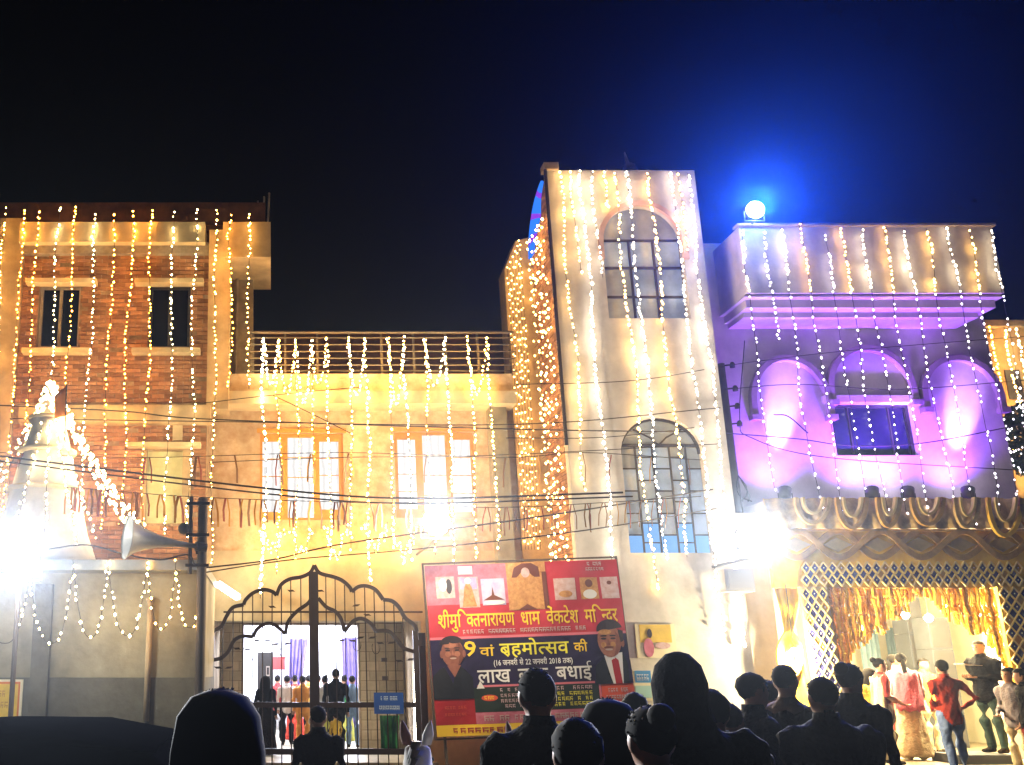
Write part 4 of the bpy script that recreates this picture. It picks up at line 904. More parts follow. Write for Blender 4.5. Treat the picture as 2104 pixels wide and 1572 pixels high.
bl_poly([(0.135,0.455),(0.163,0.5),(0.158,0.56),(0.13,0.6),(0.14,0.55)],9,PR['brn']); bl_poly([(0.062,0.6),(0.075,0.592),(0.108,0.668),(0.1,0.7)],8,PR['navy'])
for cu, cv, ru, rv in ((0.885,0.435,0.034,0.016),(0.872,0.51,0.014,0.018),(0.922,0.51,0.014,0.018)): bl_poly(ell(cu,cv,ru,rv),10,PR['gold'])
bl_poly([(0.94,0.43),(0.967,0.48),(0.955,0.54),(0.92,0.58),(0.938,0.52)],10,PR['skin']); bl_poly([(0.815,0.735),(0.82,0.63),(0.868,0.58),(0.9,0.735)],8,PR['blk']); bl_poly([(0.95,0.735),(0.966,0.56),(0.985,0.62),(0.98,0.735)],8,PR['blk'])
# lettering: Devanagari glyphs set in visual order, half letters cut by hand
def glyph_mesh(s, cut=None):
    c = bpy.data.curves.new('t', 'FONT'); c.body = s; c.resolution_u = 2; c.offset = 0.012; o = bpy.data.objects.new('t', c); COL.objects.link(o)
    dg = bpy.context.evaluated_depsgraph_get(); me = bpy.data.meshes.new_from_object(o.evaluated_get(dg)); bpy.data.objects.remove(o)
    vs = [v.co.copy() for v in me.vertices]; w_ = max((v.x for v in vs), default=0.3)
    if cut:
        bm = bmesh.new(); bm.from_mesh(me); g = bm.verts[:]+bm.edges[:]+bm.faces[:]
        bmesh.ops.bisect_plane(bm, geom=g, plane_co=(w_*cut,0,0), plane_no=(1,0,0), clear_outer=True); bm.to_mesh(me); bm.free(); w_ *= cut
    r = ([(v.co.x, v.co.y) for v in me.vertices], [tuple(p.vertices) for p in me.polygons], w_); bpy.data.meshes.remove(me)
    return r
def line(tokens, u0, u1, v0, v1, lay, m, space=0.25):
    """tokens: str, (str, cut) half letter, ' ' gap, '/' joining stroke under the last letter; fitted into the box (v1 baseline, v0 headline)"""
    V, Fc = [], []; x = 0
    for t in tokens:
        if t == ' ': x += space; continue
        if t == '/':
            n = len(V); V += [(x-0.42,0.12),(x-0.36,0.18),(x-0.14,-0.04),(x-0.2,-0.10)]; Fc.append((n,n+3,n+2,n+1)); continue
        vs, fs, w_ = glyph_mesh(t) if isinstance(t, str) else glyph_mesh(*t)
        n = len(V); V += [(a+x, b) for a, b in vs]; Fc += [tuple(i+n for i in f) for f in fs]; x += w_-0.012
    sx = (u1-u0)*bw/x; sz = (v1-v0)*bhh/0.62; y = -0.003*lay-0.012
    vs3 = [(u0*bw+a*sx, y, (1-v1)*bhh+b*sz) for a, b in V]
    return loc(MB().add(vs3, [f for f in Fc]).build('lettering', m, bn))
line(['श','/','ीमु','ि',('क',.66),'तनारायण',' ','धाम',' ','वेंकटेश',' ','म','ि',('न',.62),'दर'],0.045,0.965,0.30,0.372,4,PR['yel'],0.5)
bl_n = [ '9',' ','वां',' ','ब','/','ह',('म',.99),'ो',('त',.6),'सव',' ','की']
line(['9'],0.165,0.225,0.468,0.545,4,PR['yel']); line(['वां'],0.245,0.32,0.50,0.548,4,PR['yel']); line(['ब','/','ह','मो',('त',.62),'सव'],0.35,0.70,0.482,0.548,4,PR['lem']); line(['की'],0.725,0.79,0.492,0.542,4,PR['yel'])
line(['(16',' ','जनवरी',' ','से',' ','22',' ','जनवरी',' ','2018',' ','तक)'],0.31,0.71,0.578,0.606,4,PR['wht'],0.35)
line(['लाख'],0.225,0.39,0.632,0.702,4,PR['wht']); line(['लाख'],0.43,0.585,0.632,0.702,4,PR['wht']); line(['बधाई'],0.625,0.80,0.628,0.698,4,PR['wht'])
def bmarks(u0,u1,v0,v1,lay,m,n): return loc(marks(bn, u0*bw, u1*bw, (1-v1)*bhh, (1-v0)*bhh, -0.003*lay-0.012, m, n, d=0.0025))
bmarks(0.17,0.8,0.392,0.417,4,PR['pale'],34); bmarks(0.84,0.92,0.012,0.035,4,PR['pale'],5); bmarks(0.83,0.93,0.045,0.065,4,PR['pale'],7)
for v in (0.738,0.77,0.80,0.83): bmarks(0.33,0.5,v,v+0.02,5,PR['pale'],9); bmarks(0.58,0.8,v,v+0.022,5,PR['pale'] if v < 0.76 else PR['lem'],11)
bmarks(0.25,0.3,0.78,0.8,6,PR['yel'],3); bmarks(0.05,0.16,0.83,0.85,5,PR['org'],8); bmarks(0.05,0.16,0.87,0.888,5,PR['org'],8); bmarks(0.86,0.97,0.76,0.785,5,PR['pale'],9); bmarks(0.86,0.97,0.80,0.825,5,PR['pale'],9); bmarks(0.24,0.8,0.89,0.92,5,PR['pale'],22); bmarks(0.05,0.9,0.955,0.985,5,PR['dred'],24)
# the sheet hangs with shallow waves: cut every print layer finely and bend them together
for ch in [c for c in bn.children if c.type == 'MESH' and c.name.split('.')[0] not in ('wood_frame','support_legs')]:
    bm = bmesh.new(); bm.from_mesh(ch.data)
    let_ = ch.name.startswith('lettering')
    xs_ = [v.co.x for v in bm.verts]; zs_ = [v.co.z for v in bm.verts]
    for k in range(1, 0 if let_ else 24):
        c_ = k*0.16
        if min(xs_) < c_ < max(xs_): bmesh.ops.bisect_plane(bm, geom=bm.verts[:]+bm.edges[:]+bm.faces[:], plane_co=(c_,0,0), plane_no=(1,0,0))
        if min(zs_) < c_ < max(zs_): bmesh.ops.bisect_plane(bm, geom=bm.verts[:]+bm.edges[:]+bm.faces[:], plane_co=(0,0,c_), plane_no=(0,0,1))
    for v in bm.verts: v.co.y += 0.03*math.sin(v.co.x*3.0+v.co.z*1.3+0.6)+0.014*math.sin(v.co.x*6.1-v.co.z*4.2)-0.05
    bm.to_mesh(ch.data); bm.free()
# other notices
def board(name, lab, px0, py0, px1, py1, Y, mset, rows):
    a, b = W(px0,py0,Y), W(px1,py1,Y); t = thing(name, lab, 'sign', Vector(((a.x+b.x)/2, Y, b.z)))
    MB().box(a.x, b.x, Y, Y+0.02, b.z, a.z).build('board', mset[0], t)
    w_, h_ = b.x-a.x, a.z-b.z
    for k_, (f0, f1, g0, g1, m) in enumerate(rows): MB().box(a.x+w_*f0, a.x+w_*f1, Y-0.004-0.003*k_, Y-0.001-0.003*k_, a.z-h_*g1, a.z-h_*g0).build('print_panel', m, t)
    return t, a, b
M['signy'] = mat('sign_yellow', (0.72,0.50,0.06), 0.6, var=0.2, scale=6); M['signo'] = mat('sign_orange', (0.55,0.16,0.03), 0.6); M['signp'] = mat('sign_cream', (0.72,0.66,0.48), 0.6)
t, a, b = board('yellow_notice', 'yellow notice with orange border on the grey wall at the bottom left', -30,1396,42,1492, YS-0.06, [M['signp']], [(0.0,0.93,0.05,0.95,M['signo']),(0.0,0.88,0.1,0.9,M['signy'])])
w_, h_ = b.x-a.x, a.z-b.z; marks(t, a.x+0.02, a.x+w_*0.7, a.z-h_*0.38, a.z-h_*0.24, YS-0.072, M['brown'], 6); marks(t, a.x+0.02, a.x+w_*0.66, a.z-h_*0.62, a.z-h_*0.48, YS-0.072, M['brown'], 6)
t, a, b = board('tower_poster', 'pale poster with yellow panel and pink figure right of the banner', 1304,1282,1392,1352, YT-0.03, [M['signp']], [(0.1,0.9,0.02,0.55,M['signy'])])
w_, h_ = b.x-a.x, a.z-b.z; MB().prism([(a.x+w_*(0.3+0.13*math.cos(k*PI/6)), b.z+h_*(0.3+0.28*math.sin(k*PI/6))) for k in range(12)], YT-0.045, YT-0.037).build('figure_print', PR['rose'], t); MB().prism([(a.x+w_*(0.35+0.06*math.cos(k*PI/6)), b.z+h_*(0.72+0.14*math.sin(k*PI/6))) for k in range(12)], YT-0.045, YT-0.037).build('figure_print', PR['hair'], t); MB().prism([(a.x+w_*(0.65+0.2*math.cos(k*PI/6)), b.z+h_*(0.36+0.1*math.sin(k*PI/6))) for k in range(12)], YT-0.045, YT-0.037).build('figure_print', PR['pale'], t)
t, a, b = board('tower_poster', 'small blue and white poster under the pale one on the tower', 1300,1378,1344,1440, YT-0.03, [M['signp']], [(0.08,0.95,0.0,0.4,mat('poster_blue',(0.05,0.25,0.6),0.5)),(0.05,0.9,0.5,0.9,mat('poster_aqua',(0.35,0.6,0.6),0.5))])
w_, h_ = b.x-a.x, a.z-b.z; marks(t, a.x+0.06, b.x-0.05, a.z-h_*0.34, a.z-h_*0.12, YT-0.038, M['paleink'], 5)

# ================================================================== fabric gateway of the purple house
YF = 16.6
fg = thing('fabric_gateway', 'yellow fabric wedding gateway with lattice and marigold fringe at the right', 'gateway', (WX(1850,1400,YF),YF,0))
fx0, fx1 = WX(1590,1150,YF), WX(2175,1150,YF)
mb = MB(); mb.box(fx0, fx1, YF+0.1, YF+0.2, WZ(1207,YF), WZ(1088,YF)); mb.build('valance', M['yellow'], fg)
vs, fs = [], []; n = 90
for k in range(n+1):
    x = fx0+(fx1-fx0)*k/n; y = 0.05*math.sin(k*1.05)
    vs += [(x,YF+0.02+y,WZ(1086,YF)), (x,YF+0.05+y*0.6,WZ(1055,YF)), (x,YF+0.12+y,WZ(1022,YF))]
for k in range(n):
    for j in range(2): fs.append((k*3+j, k*3+j+1, k*3+j+4, k*3+j+3))
o = MB().add(vs, fs).build('pelmet_drape', M['festoon'], fg, smooth=True); md = o.modifiers.new('t','SOLIDIFY'); md.thickness = 0.01
for i, (pxc, hwid, dep, m_) in enumerate(((1665,34,52,'festoon'),(1745,30,62,'brown'),(1820,22,58,'brown'),(1900,32,55,'brown'),(1980,24,60,'festoon'),(2058,34,78,'yellow'),(2110,20,60,'brown'))):
    for k_, s_ in enumerate((1.0, 0.62)):
        path = [(lambda p: (p.x, p.z))(W(pxc+hwid*s_*math.cos(t), 1024+dep*s_*math.sin(t), YF)) for t in [PI-PI*j/14 for j in range(15)]]
        mb = MB(); mb.ring(path, 0.034 if k_ == 0 else 0.022, YF-0.1-0.02*k_, YF-0.04); mb.build('festoon', M[m_ if k_ == 0 else 'creamc'], fg)
mb = MB(); mb.box(fx0, fx1, YF+0.0, YF+0.05, WZ(1091,YF), WZ(1087,YF)); mb.build('trim', M['brown'], fg)
for ph_ in (0, 1):
    path = [(lambda p: (p.x, p.z))(W(px, 1118+27*math.cos((px-1640)*PI/85+ph_*PI), YF)) for px in range(1590, 2176, 8)]
    mb = MB(); mb.ring(path, 0.055, YF+0.03-0.03*ph_, YF+0.06-0.03*ph_); mb.build('wavy_ribbon', M['brown'], fg)
for px in range(1683, 2170, 85):
    c = W(px-42.5, 1118, YF); mb = MB(); mb.prism([(c.x-0.26,c.z),(c.x,c.z-0.13),(c.x+0.26,c.z),(c.x,c.z+0.13)], YF+0.07, YF+0.09); mb.build('diamond_panel', M['creamc'], fg)
def lattice(px0, px1, py0, py1, nx, ny, lean=0.0, skip=0.0):
    cw, chh = (px1-px0)/nx, (py1-py0)/ny
    def q(i, j): return W(px0+cw*i+lean*(j*chh), py0+chh*j, YF-0.03)
    for i in range(nx):
        for j in range(ny):
            cp = q(i+0.5, j+0.5); hx = abs(q(i+1,j).x-q(i,j).x)/2; hz_ = abs(q(i,j+1).z-q(i,j).z)/2
            c4 = [(cp.x-hx*0.78,cp.z),(cp.x,cp.z-hz_*0.78),(cp.x+hx*0.78,cp.z),(cp.x,cp.z+hz_*0.78)]
            d = MB(); d.prism(c4, YF-0.015, YF+0.0); d = d.build('lattice_diamond', M['navy'] if (i+j*2) % 5 != 4 else M['brown'], fg)
            s_ = 0.14; d2 = MB(); d2.prism([(cp.x+(x-cp.x)*s_, cp.z+(z-cp.z)*s_) for x, z in c4], YF-0.024, YF-0.016); d2.build('mirror_stud', M['hallw'], d)
            mb = MB()
            for (sa, sb) in ((-1,-1),(-1,1)):
                a_ = (cp.x-hx, cp.z+sa*0+0); 
            mb.ring([(cp.x-hx,cp.z),(cp.x,cp.z-hz_)], 0.010, YF-0.03, YF-0.002); mb.ring([(cp.x,cp.z-hz_),(cp.x+hx,cp.z)], 0.010, YF-0.034, YF-0.006); mb.ring([(cp.x+hx,cp.z),(cp.x,cp.z+hz_)], 0.010, YF-0.03, YF-0.002); mb.ring([(cp.x,cp.z+hz_),(cp.x-hx,cp.z)], 0.010, YF-0.034, YF-0.006)
            mb.build('lattice_ribbon', M['creamc'], d)
def lattice_fill(px0, px1, py0, py1, nx, ny, lean=0.0):
    cw, chh = (px1-px0)/nx, (py1-py0)/ny
    for i in range(1, nx):
        for j in range(1, ny):
            cp = W(px0+cw*i+lean*(j*chh), py0+chh*j, YF-0.03); hx = abs(W(px0+cw,py0,YF).x-W(px0,py0,YF).x)/2*0.74; hz_ = abs(WZ(py0,YF)-WZ(py0+chh,YF))/2*0.74
            MB().prism([(cp.x-hx,cp.z),(cp.x,cp.z-hz_),(cp.x+hx,cp.z),(cp.x,cp.z+hz_)], YF-0.014, YF+0.001).build('lattice_diamond', M['navy'] if (i*3+j) % 7 else M['brown'], fg)
lattice_fill(1648, 2102, 1154, 1204, 25, 2); lattice_fill(1646, 1698, 1206, 1452, 3, 9, 0.16); lattice_fill(2052, 2114, 1206, 1450, 3, 9, 0.19)
lattice(1648, 2102, 1154, 1204, 25, 2)
lattice(1646, 1698, 1206, 1452, 3, 9, lean=0.16)
lattice(2052, 2114, 1206, 1450, 3, 9, lean=0.19)
# cloth behind the lattice columns
for px0, px1 in ((1644,1700),(2050,2120)):
    lean = 0.16 if px0 < 1800 else 0.19
    a, b, c, d = W(px0,1205,YF), W(px1,1205,YF), W(px1+lean*360,1566,YF), W(px0+lean*360,1566,YF)
    MB().prism([(a.x,a.z),(b.x,b.z),(c.x,0.151),(d.x,0.151)], YF+0.02, YF+0.1).build('column_cloth', M['creamc'] if px0 < 1800 else M['yellow'], fg)
# marigold fringe strands
prof_ = [(1690,1420),(1715,1380),(1740,1325),(1790,1300),(1830,1275),(1870,1235),(1895,1228),(1920,1250),(1950,1275),(1990,1300),(2020,1330),(2046,1380)]
def pl_(x):
    for (a, b), (c, d) in zip(prof_, prof_[1:]):
        if a <= x <= c: return b+(d-b)*(x-a)/(c-a)
    return 1300
px = 1694
while px < 2046:
    yb = pl_(px)+random.uniform(-14,14); Yf = YF+random.uniform(0.06,0.3); p = W(px,1207,Yf); zb_ = WZ(yb,Yf); nn = max(4, int((p.z-zb_)/0.05)); ph_ = random.random()*5
    mb = MB(); mb.tube([(p.x+0.012*math.sin(k*0.7+ph_), Yf+0.01*math.cos(k), p.z+(zb_-p.z)*k/nn) for k in range(nn+1)], [0.023+0.006*(k % 2)+random.uniform(0,0.005) for k in range(nn+1)], 6)
    mb.build('fringe_strand', M['marigold'] if random.random() < 0.62 else M['yellow'], fg); px += random.uniform(3.6,6.2)
# drape and loop at the left
vs, fs = [], []
for k in range(13):
    u = k/12; y = 0.05*math.sin(k*1.7)
    for j, (py, a0, a1) in enumerate(((1207,1592,1648),(1260,1606,1640),(1295,1612,1632),(1340,1600,1650),(1400,1600,1662),(1460,1612,1676),(1566,1626,1690))):
        vs.append(tuple(W(a0+(a1-a0)*u, py, YF+0.16+y*(0.5 if j == 2 else 1))))
for k in range(12):
    for j in range(6): fs.append((k*7+j, k*7+j+1, k*7+j+8, k*7+j+7))
o = MB().add(vs, fs).build('side_drape', M['yellow'], fg, smooth=True); md = o.modifiers.new('t','SOLIDIFY'); md.thickness = 0.012
mb = MB(); path = [(lambda p: (p.x, p.z))(W(1624+20*math.cos(t)*(1 if math.sin(t) > 0 else 0.6+0.4*abs(math.cos(t))), 1345+42*math.sin(t), YF)) for t in [2*PI*j/20 for j in range(21)]]; mb.ring(path, 0.06, YF+0.0, YF+0.05); mb.build('pear_loop', M['yellow'], fg)
for px in (1664, 2078):
    x = WX(px+38, 1440, YF+0.25); MB().tube([(x,YF+0.32,0.15),(x,YF+0.32,WZ(1090,YF))], 0.04, 8).build('frame_post', M['pole'], fg)
# things inside the entrance
M['panelg'] = mat('slate_panel', (0.07,0.08,0.10), 0.7, var=0.3, scale=2); M['bluecl'] = mat('pale_blue_cloth', (0.30,0.45,0.55), 0.8, var=0.3, scale=3)
for i, (px, pt, w_, Y, lab) in enumerate(((1888,1228,34,21.0,'tall dark slate stacked loudspeaker column inside the entrance, left one'),(1936,1268,44,20.2,'tall dark slate stacked loudspeaker column inside the entrance, right one'))):
    x0, x1 = WX(px-w_/2,1330,Y), WX(px+w_/2,1330,Y); zt_ = WZ(pt,Y); t = thing('loudspeaker_stack', lab, 'loudspeaker', ((x0+x1)/2,Y,0.15)); nb = 4; hh = (zt_-0.15)/nb
    for k in range(nb):
        c = MB(); c.box(x0, x1, Y, Y+0.5, 0.15+hh*k+0.004, 0.15+hh*(k+1)-0.004); c = c.build('cabinet', M['panelg'], t)
        MB().box(x0+0.03, x1-0.03, Y-0.012, Y-0.001, 0.15+hh*k+0.04, 0.15+hh*(k+1)-0.04).build('grille', M['housing'], c)
for i, (px0, px1, Y) in enumerate(((1762,1800,23.5),(1818,1836,23.8))):
    vs, fs = [], []
    for k in range(15):
        u = k/14; p = W(px0+(px1-px0)*u, 1290, Y); y = 0.05*math.sin(k*1.6); vs += [(p.x,Y+y,p.z),(p.x,Y+y,0.3)]
    for k in range(14): fs.append((k*2,k*2+1,k*2+3,k*2+2))
    o = MB().add(vs,fs).build('wall_curtain', M['bluecl'], smooth=True); md = o.modifiers.new('t','SOLIDIFY'); md.thickness = 0.01
    tag(o, ('wider pale blue curtain on the back wall of the entrance room','narrow pale blue curtain strip on the entrance room wall')[i], 'curtain')
# things inside the hall
x0 = WX(545,1380,21.6); t = thing('loudspeaker_tower', 'black loudspeaker on end seen through the left gate leaf', 'loudspeaker', (x0,21.6,0.12))
MB().box(x0-0.18, x0+0.18, 21.6, 21.9, 0.12, WZ(1340,21.6)).build('cabinet', M['panelg'], t); zz_ = WZ(1378,21.6)
MB().box(x0+0.02, x0+0.1, 21.585, 21.598, zz_-0.12, zz_+0.1).build('badge', M['hallw'], t); MB().box(x0+0.035, x0+0.085, 21.578, 21.584, zz_-0.09, zz_+0.07).build('badge_inset', M['panelg'], t)
p = W(570,1362,22.4); o = MB().box(p.x-0.18,p.x+0.18,22.4,22.43,p.z-0.16,p.z+0.14).build('red_placard', mat('red_placard',(0.5,0.03,0.03),0.6)); tag(o, 'red placard standing out against the white hall curtain', 'placard')
M['purplec'] = mat('purple_drape', (0.14,0.10,0.34), 0.8, var=0.4, scale=5); M['whitec'] = mat('white_drape', (0.75,0.75,0.78), 0.8, var=0.1, scale=4)
def curtain(px0, px1, pt, pb0, pb1, Y, m, lab):
    vs, fs = [], []; n = 18
    for k in range(n+1):
        u = k/n; y = 0.06*math.sin(k*1.5)
        for j in range(5):
            v = j/4; xa = px0+(pb0-px0)*v; xb = px1+(pb1-px1)*v; p = W(xa+(xb-xa)*u, pt+v*(1500-pt), Y); vs.append((p.x, Y+y, p.z))
    for k in range(n):
        for j in range(4): fs.append((k*5+j,k*5+j+1,k*5+j+6,k*5+j+5))
    o = MB().add(vs,fs).build('hall_curtain', m, smooth=True); md = o.modifiers.new('t','SOLIDIFY'); md.thickness = 0.01; tag(o, lab, 'curtain', 'hall curtains')
curtain(596,634,1312,592,606,24.5,M['purplec'],'gathered purple drape in the bright hall')
curtain(555,598,1300,556,592,25.0,M['whitec'],'white drape left of the purple one in the hall')
curtain(702,735,1310,708,736,25.0,M['lilc'] if 'lilc' in M else M['purplec'],'lilac printed drape at the right of the hall doorway')
# bush with net lights at the right edge
bs = thing('lit_bush', 'dark round tree crown wrapped in tiny bulbs at the right edge', 'tree', (WX(2112,1000,19.2),19.2,0)); c = W(2112,905,19.2); mb = MB()
for k in range(2600):
    d = Vector((random.gauss(0,1),random.gauss(0,1),random.gauss(0,1))).normalized()*random.uniform(0.45,1.0)**0.5; p = c+Vector((d.x*0.5,d.y*0.45,d.z*0.85)); e = Vector((random.uniform(-1,1),random.uniform(-1,1),random.uniform(-1,1))).normalized()*0.055; f_ = e.cross(Vector((random.random(),random.random(),random.random()))).normalized()*0.028
    mb.add([p-e,p+f_,p+e,p-f_],[(0,1,2,3)])
mb.build('crown', M['leaf'], bs, kind='stuff')
MB().tube([(c.x,19.2,0),(c.x+0.03,19.2,c.z-0.3),(c.x,19.2,c.z+0.3)],[0.07,0.05,0.02],7).build('trunk', M['pole'], bs); mb = MB()
for k in range(130):
    d = Vector((random.gauss(0,1),-abs(random.gauss(0,1)),random.gauss(0,1))).normalized(); mb.octa(c+Vector((d.x*0.52,d.y*0.5,d.z*0.88)), 0.014)
mb.build('bulbs', E['cool'], bs, kind='stuff')
# ================================================================== people
from mathutils import noise
import numpy as np
CL = {}
def cloth(key, col, col2=None, scale=9):
    if key not in CL: CL[key] = mat('cloth_'+key, col, 0.95, col2=col2 or tuple(c*0.6 for c in col), scale=scale, bump=0.8, streak=True); CL[key].node_tree.nodes['Principled BSDF'].inputs['Specular IOR Level'].default_value = 0.05 if max(col) < 0.05 else 0.3
    return CL[key]
SKIN = mat('skin', (0.30,0.15,0.085), 0.55, var=0.15, scale=12); HAIR = mat('black_hair', (0.006,0.005,0.004), 0.9); HAIR.node_tree.nodes['Principled BSDF'].inputs['Specular IOR Level'].default_value = 0.1; LIPS = mat('lips', (0.22,0.07,0.05), 0.5); EYEM = mat('eye_white', (0.5,0.48,0.45), 0.3)
def remesh(mb, vox, name):
    me = bpy.data.meshes.new(name); me.from_pydata(mb.v, [], mb.f); o = bpy.data.objects.new('tmp', me); COL.objects.link(o)
    bm = bmesh.new(); bm.from_mesh(me); bmesh.ops.recalc_face_normals(bm, faces=bm.faces); bm.to_mesh(me); bm.free()
    m = o.modifiers.new('r', 'REMESH'); m.mode = 'VOXEL'; m.voxel_size = vox; s_ = o.modifiers.new('s', 'SMOOTH'); s_.iterations = 4; s_.factor = 0.5
    ev = o.evaluated_get(bpy.context.evaluated_depsgraph_get()); r = bpy.data.meshes.new_from_object(ev); bpy.data.objects.remove(o); bpy.data.meshes.remove(me)
    r.name = name; return r
def segd(p, a, b):
    ab = b-a; t = max(0, min(1, (p-a).dot(ab)/max(ab.length_squared, 1e-9))); return (p-a-ab*t).length
ARMS = dict(stand=((.245,.03,1.14),(.235,-.05,.90)), akimbo=((.37,.08,1.17),(.2,-.03,1.02)), hold=((.23,.02,1.15),(.10,-.26,1.16)), front=((.24,.03,1.13),(.13,-.22,1.0)), fold=((.25,-.02,1.15),(-.02,-.2,1.2)), up=((.27,-.12,1.25),(.16,-.26,1.5)))
def person(label, px, pt, Y, fz, face, top, bottom, hair='short', arms=('stand','stand'), skirt=None, sleeve=True, wide=1.0, shoe=None, group=None, hmin=1.5, hmax=1.95, scarf=None, vox=0.02, stride=0.0, bend=0.0, hood=None, lean=0.0):
    ztop_ = WZ(pt, Y); Hh = max(hmin, min(hmax, ztop_-fz)); s = Hh/1.74
    x = WX(px, pt+20, Y)
    t = thing('person', label, 'person', (x, Y, fz), group, math.radians(face))
    mats = [SKIN, top, bottom, shoe or cloth('shoe', (0.03,0.025,0.02)), skirt or top]
    P = []; mb = MB(); V3 = lambda q: Vector(q)*s
    for sd_ in (-1, 1):
        st = stride*sd_
        h, k, a = (sd_*.09,0,.93), (sd_*.105,-.03+st*0.5,.50), (sd_*.105,.03+st,.09)
        mb.tube([V3(h),V3(((h[0]+k[0])/2,(h[1]+k[1])/2,.72)),V3(k),V3(((k[0]+a[0])/2,(k[1]+a[1])/2+.02,.32)),V3(a)], [.1*s,.09*s,.076*s,.068*s,.06*s], 10)
        P += [(2,V3(h),V3(k),.085*s),(2,V3(k),V3((a[0],a[1],.1)),.055*s)]
        to = (sd_*.125, a[1]-.17, .035)
        mb.loft([(V3((a[0],a[1]+.06,.045)),.035*s,.04*s,(1,0,0),(0,0,1)),(V3((a[0],a[1]-.03,.05)),.045*s,.048*s,(1,0,0),(0,0,1)),(V3(to),.045*s,.03*s,(1,0,0),(0,0,1))], 8); P.append((3,V3((a[0],a[1]+.04,.04)),V3(to),.045*s))
    def B(y, z): return (lean*(z-.9), y-bend*(z-.95)*1.0, z)
    ts = [(.80,.178,.132),(.86,.18,.13),(.95,.174,.12),(1.05,.158,.11),(1.16,.150,.105),(1.28,.172,.118),(1.38,.185,.112),(1.435,.165,.095),(1.475,.10,.075),(1.50,.062,.062)]
    mb.loft([(V3(B(0,z)),rx*wide*s,ry*wide*s) for z, rx, ry in ts], 16); P += [(1,V3(B(0,.92)),V3(B(0,1.38)),.15*wide*s)]
    mb.tube([V3(B(0,1.42)),V3(B(-.012,1.58))], [.062*s,.054*s], 10); P.append((0,V3(B(0,1.51)),V3(B(-.012,1.58)),.056*s))
    hc = Vector(B(-.025,1.63))
    mb.loft([(V3((hc.x,hc.y+dy,hc.z+dz)),rx*s,ry*s) for dz, dy, rx, ry in ((-.125,-.03,.025,.03),(-.11,-.025,.045,.055),(-.07,-.012,.062,.078),(-.02,0,.072,.092),(.03,.006,.075,.095),(.07,.01,.066,.086),(.095,.012,.045,.06),(.108,.012,.02,.03))], 14)
    mb.ball(V3((hc.x,hc.y-.095,hc.z-.03)), (.014*s,.02*s,.024*s)); 
    for sd_ in (-1,1): mb.ball(V3((hc.x+sd_*.081,hc.y+.008,hc.z-.02)), (.018*s,.024*s,.036*s))
    P.append((0,V3((hc.x,hc.y,hc.z-.08)),V3((hc.x,hc.y,hc.z+.06)),.085*s))
    fing = MB()
    for i, sd_ in enumerate((-1, 1)):
        e, w_ = ARMS[arms[i]]; sh_ = V3(B(0,1.405))+V3((sd_*.178*wide,0,0)); off = V3(B(0,1.2))-V3((0,0,1.2))
        e = V3((sd_*e[0]*(.6+.4*wide),e[1],e[2]))+off; w_ = V3((sd_*w_[0],w_[1],w_[2]))+off
        mb.tube([sh_+V3((-sd_*.03,0,.01)),sh_+V3((sd_*.02,0,-.02)),sh_.lerp(e,.5),e,e.lerp(w_,.45),w_], [.06*wide*s,.066*wide*s,.053*wide*s,.045*wide*s,.043*wide*s,.029*s], 9)
        P.append((1,sh_,e,.055*wide*s)); P.append((1 if sleeve else 0,e,w_,.042*s))
        d = (w_-e).normalized(); side = Vector((sd_,0,0))-d*d.x*sd_; side = side.normalized() if side.length > .1 else Vector((0,1,0)); nn = d.cross(side)
        pc = w_+d*.055*s
        mb.loft([(w_-d*.01*s,.026*s,.02*s,side,nn),(pc,.04*s,.018*s,side,nn),(w_+d*.1*s,.038*s,.014*s,side,nn)], 8); P.append((0,w_,w_+d*.1*s,.03*s))
        for q, (o_, ln) in enumerate(((-.028,.062),(-.01,.075),(.01,.07),(.028,.052))):
            r0 = w_+d*.085*s+side*o_*s; cur = nn*(.012*sd_)*s
            fing.tube([r0, r0+d*ln*.45*s+cur, r0+d*ln*.8*s+cur*2.5, r0+d*ln*s+cur*4], [.0095*s,.009*s,.008*s,.006*s], 6)
        r0 = w_+d*.03*s-side*.03*s; fing.tube([r0, r0+d*.03*s-side*.025*s, r0+d*.065*s-side*.03*s], [.012*s,.011*s,.008*s], 6)
    if skirt:
        mb.loft([(V3((0,0,z)),rx*s,ry*s) for z, rx, ry in ((1.02,.155,.11),(.9,.185,.13),(.6,.215,.16),(.3,.25,.19),(.09,.28,.21),(.06,.27,.2))], 18); P += [(4,V3((0,0,.9)),V3((0,0,.1)),.2*s)]
    me = remesh(mb, vox*s, 'body')
    for m in mats: me.materials.append(m)
    nf0 = len(me.polygons); cen = np.empty(nf0*3); me.polygons.foreach_get('center', cen); cen = cen.reshape(-1, 3); best = np.full(nf0, 1e9); mi = np.zeros(nf0, dtype=np.int32)
    for k, a_, b_, r_ in P:
        A, AB = np.array(a_), np.array(b_-a_); tt = np.clip(((cen-A)@AB)/max(AB@AB, 1e-9), 0, 1); dd = np.linalg.norm(cen-A-tt[:,None]*AB, axis=1)-r_
        q = dd < best; best[q] = dd[q]; mi[q] = k
    mi = mi.tolist()
    skinv = set()
    for f, k in zip(me.polygons, mi):
        if k in (0, 3): skinv.update(f.vertices)
    nrm = [v.normal.copy() for v in me.vertices]
    for v in me.vertices:                                 # creases in the clothes
        if v.index not in skinv:
            q = v.co/s; v.co += nrm[v.index]*s*(0.016*noise.noise(Vector((q.x*11+px, q.y*11, q.z*6)))+0.010*noise.noise(Vector((q.x*24, q.y*24+px, q.z*13))))
    me.polygons.foreach_set('material_index', mi); me.polygons.foreach_set('use_smooth', [True]*len(mi))
    bm = bmesh.new(); bm.from_mesh(me); vv = [bm.verts.new(v) for v in fing.v]
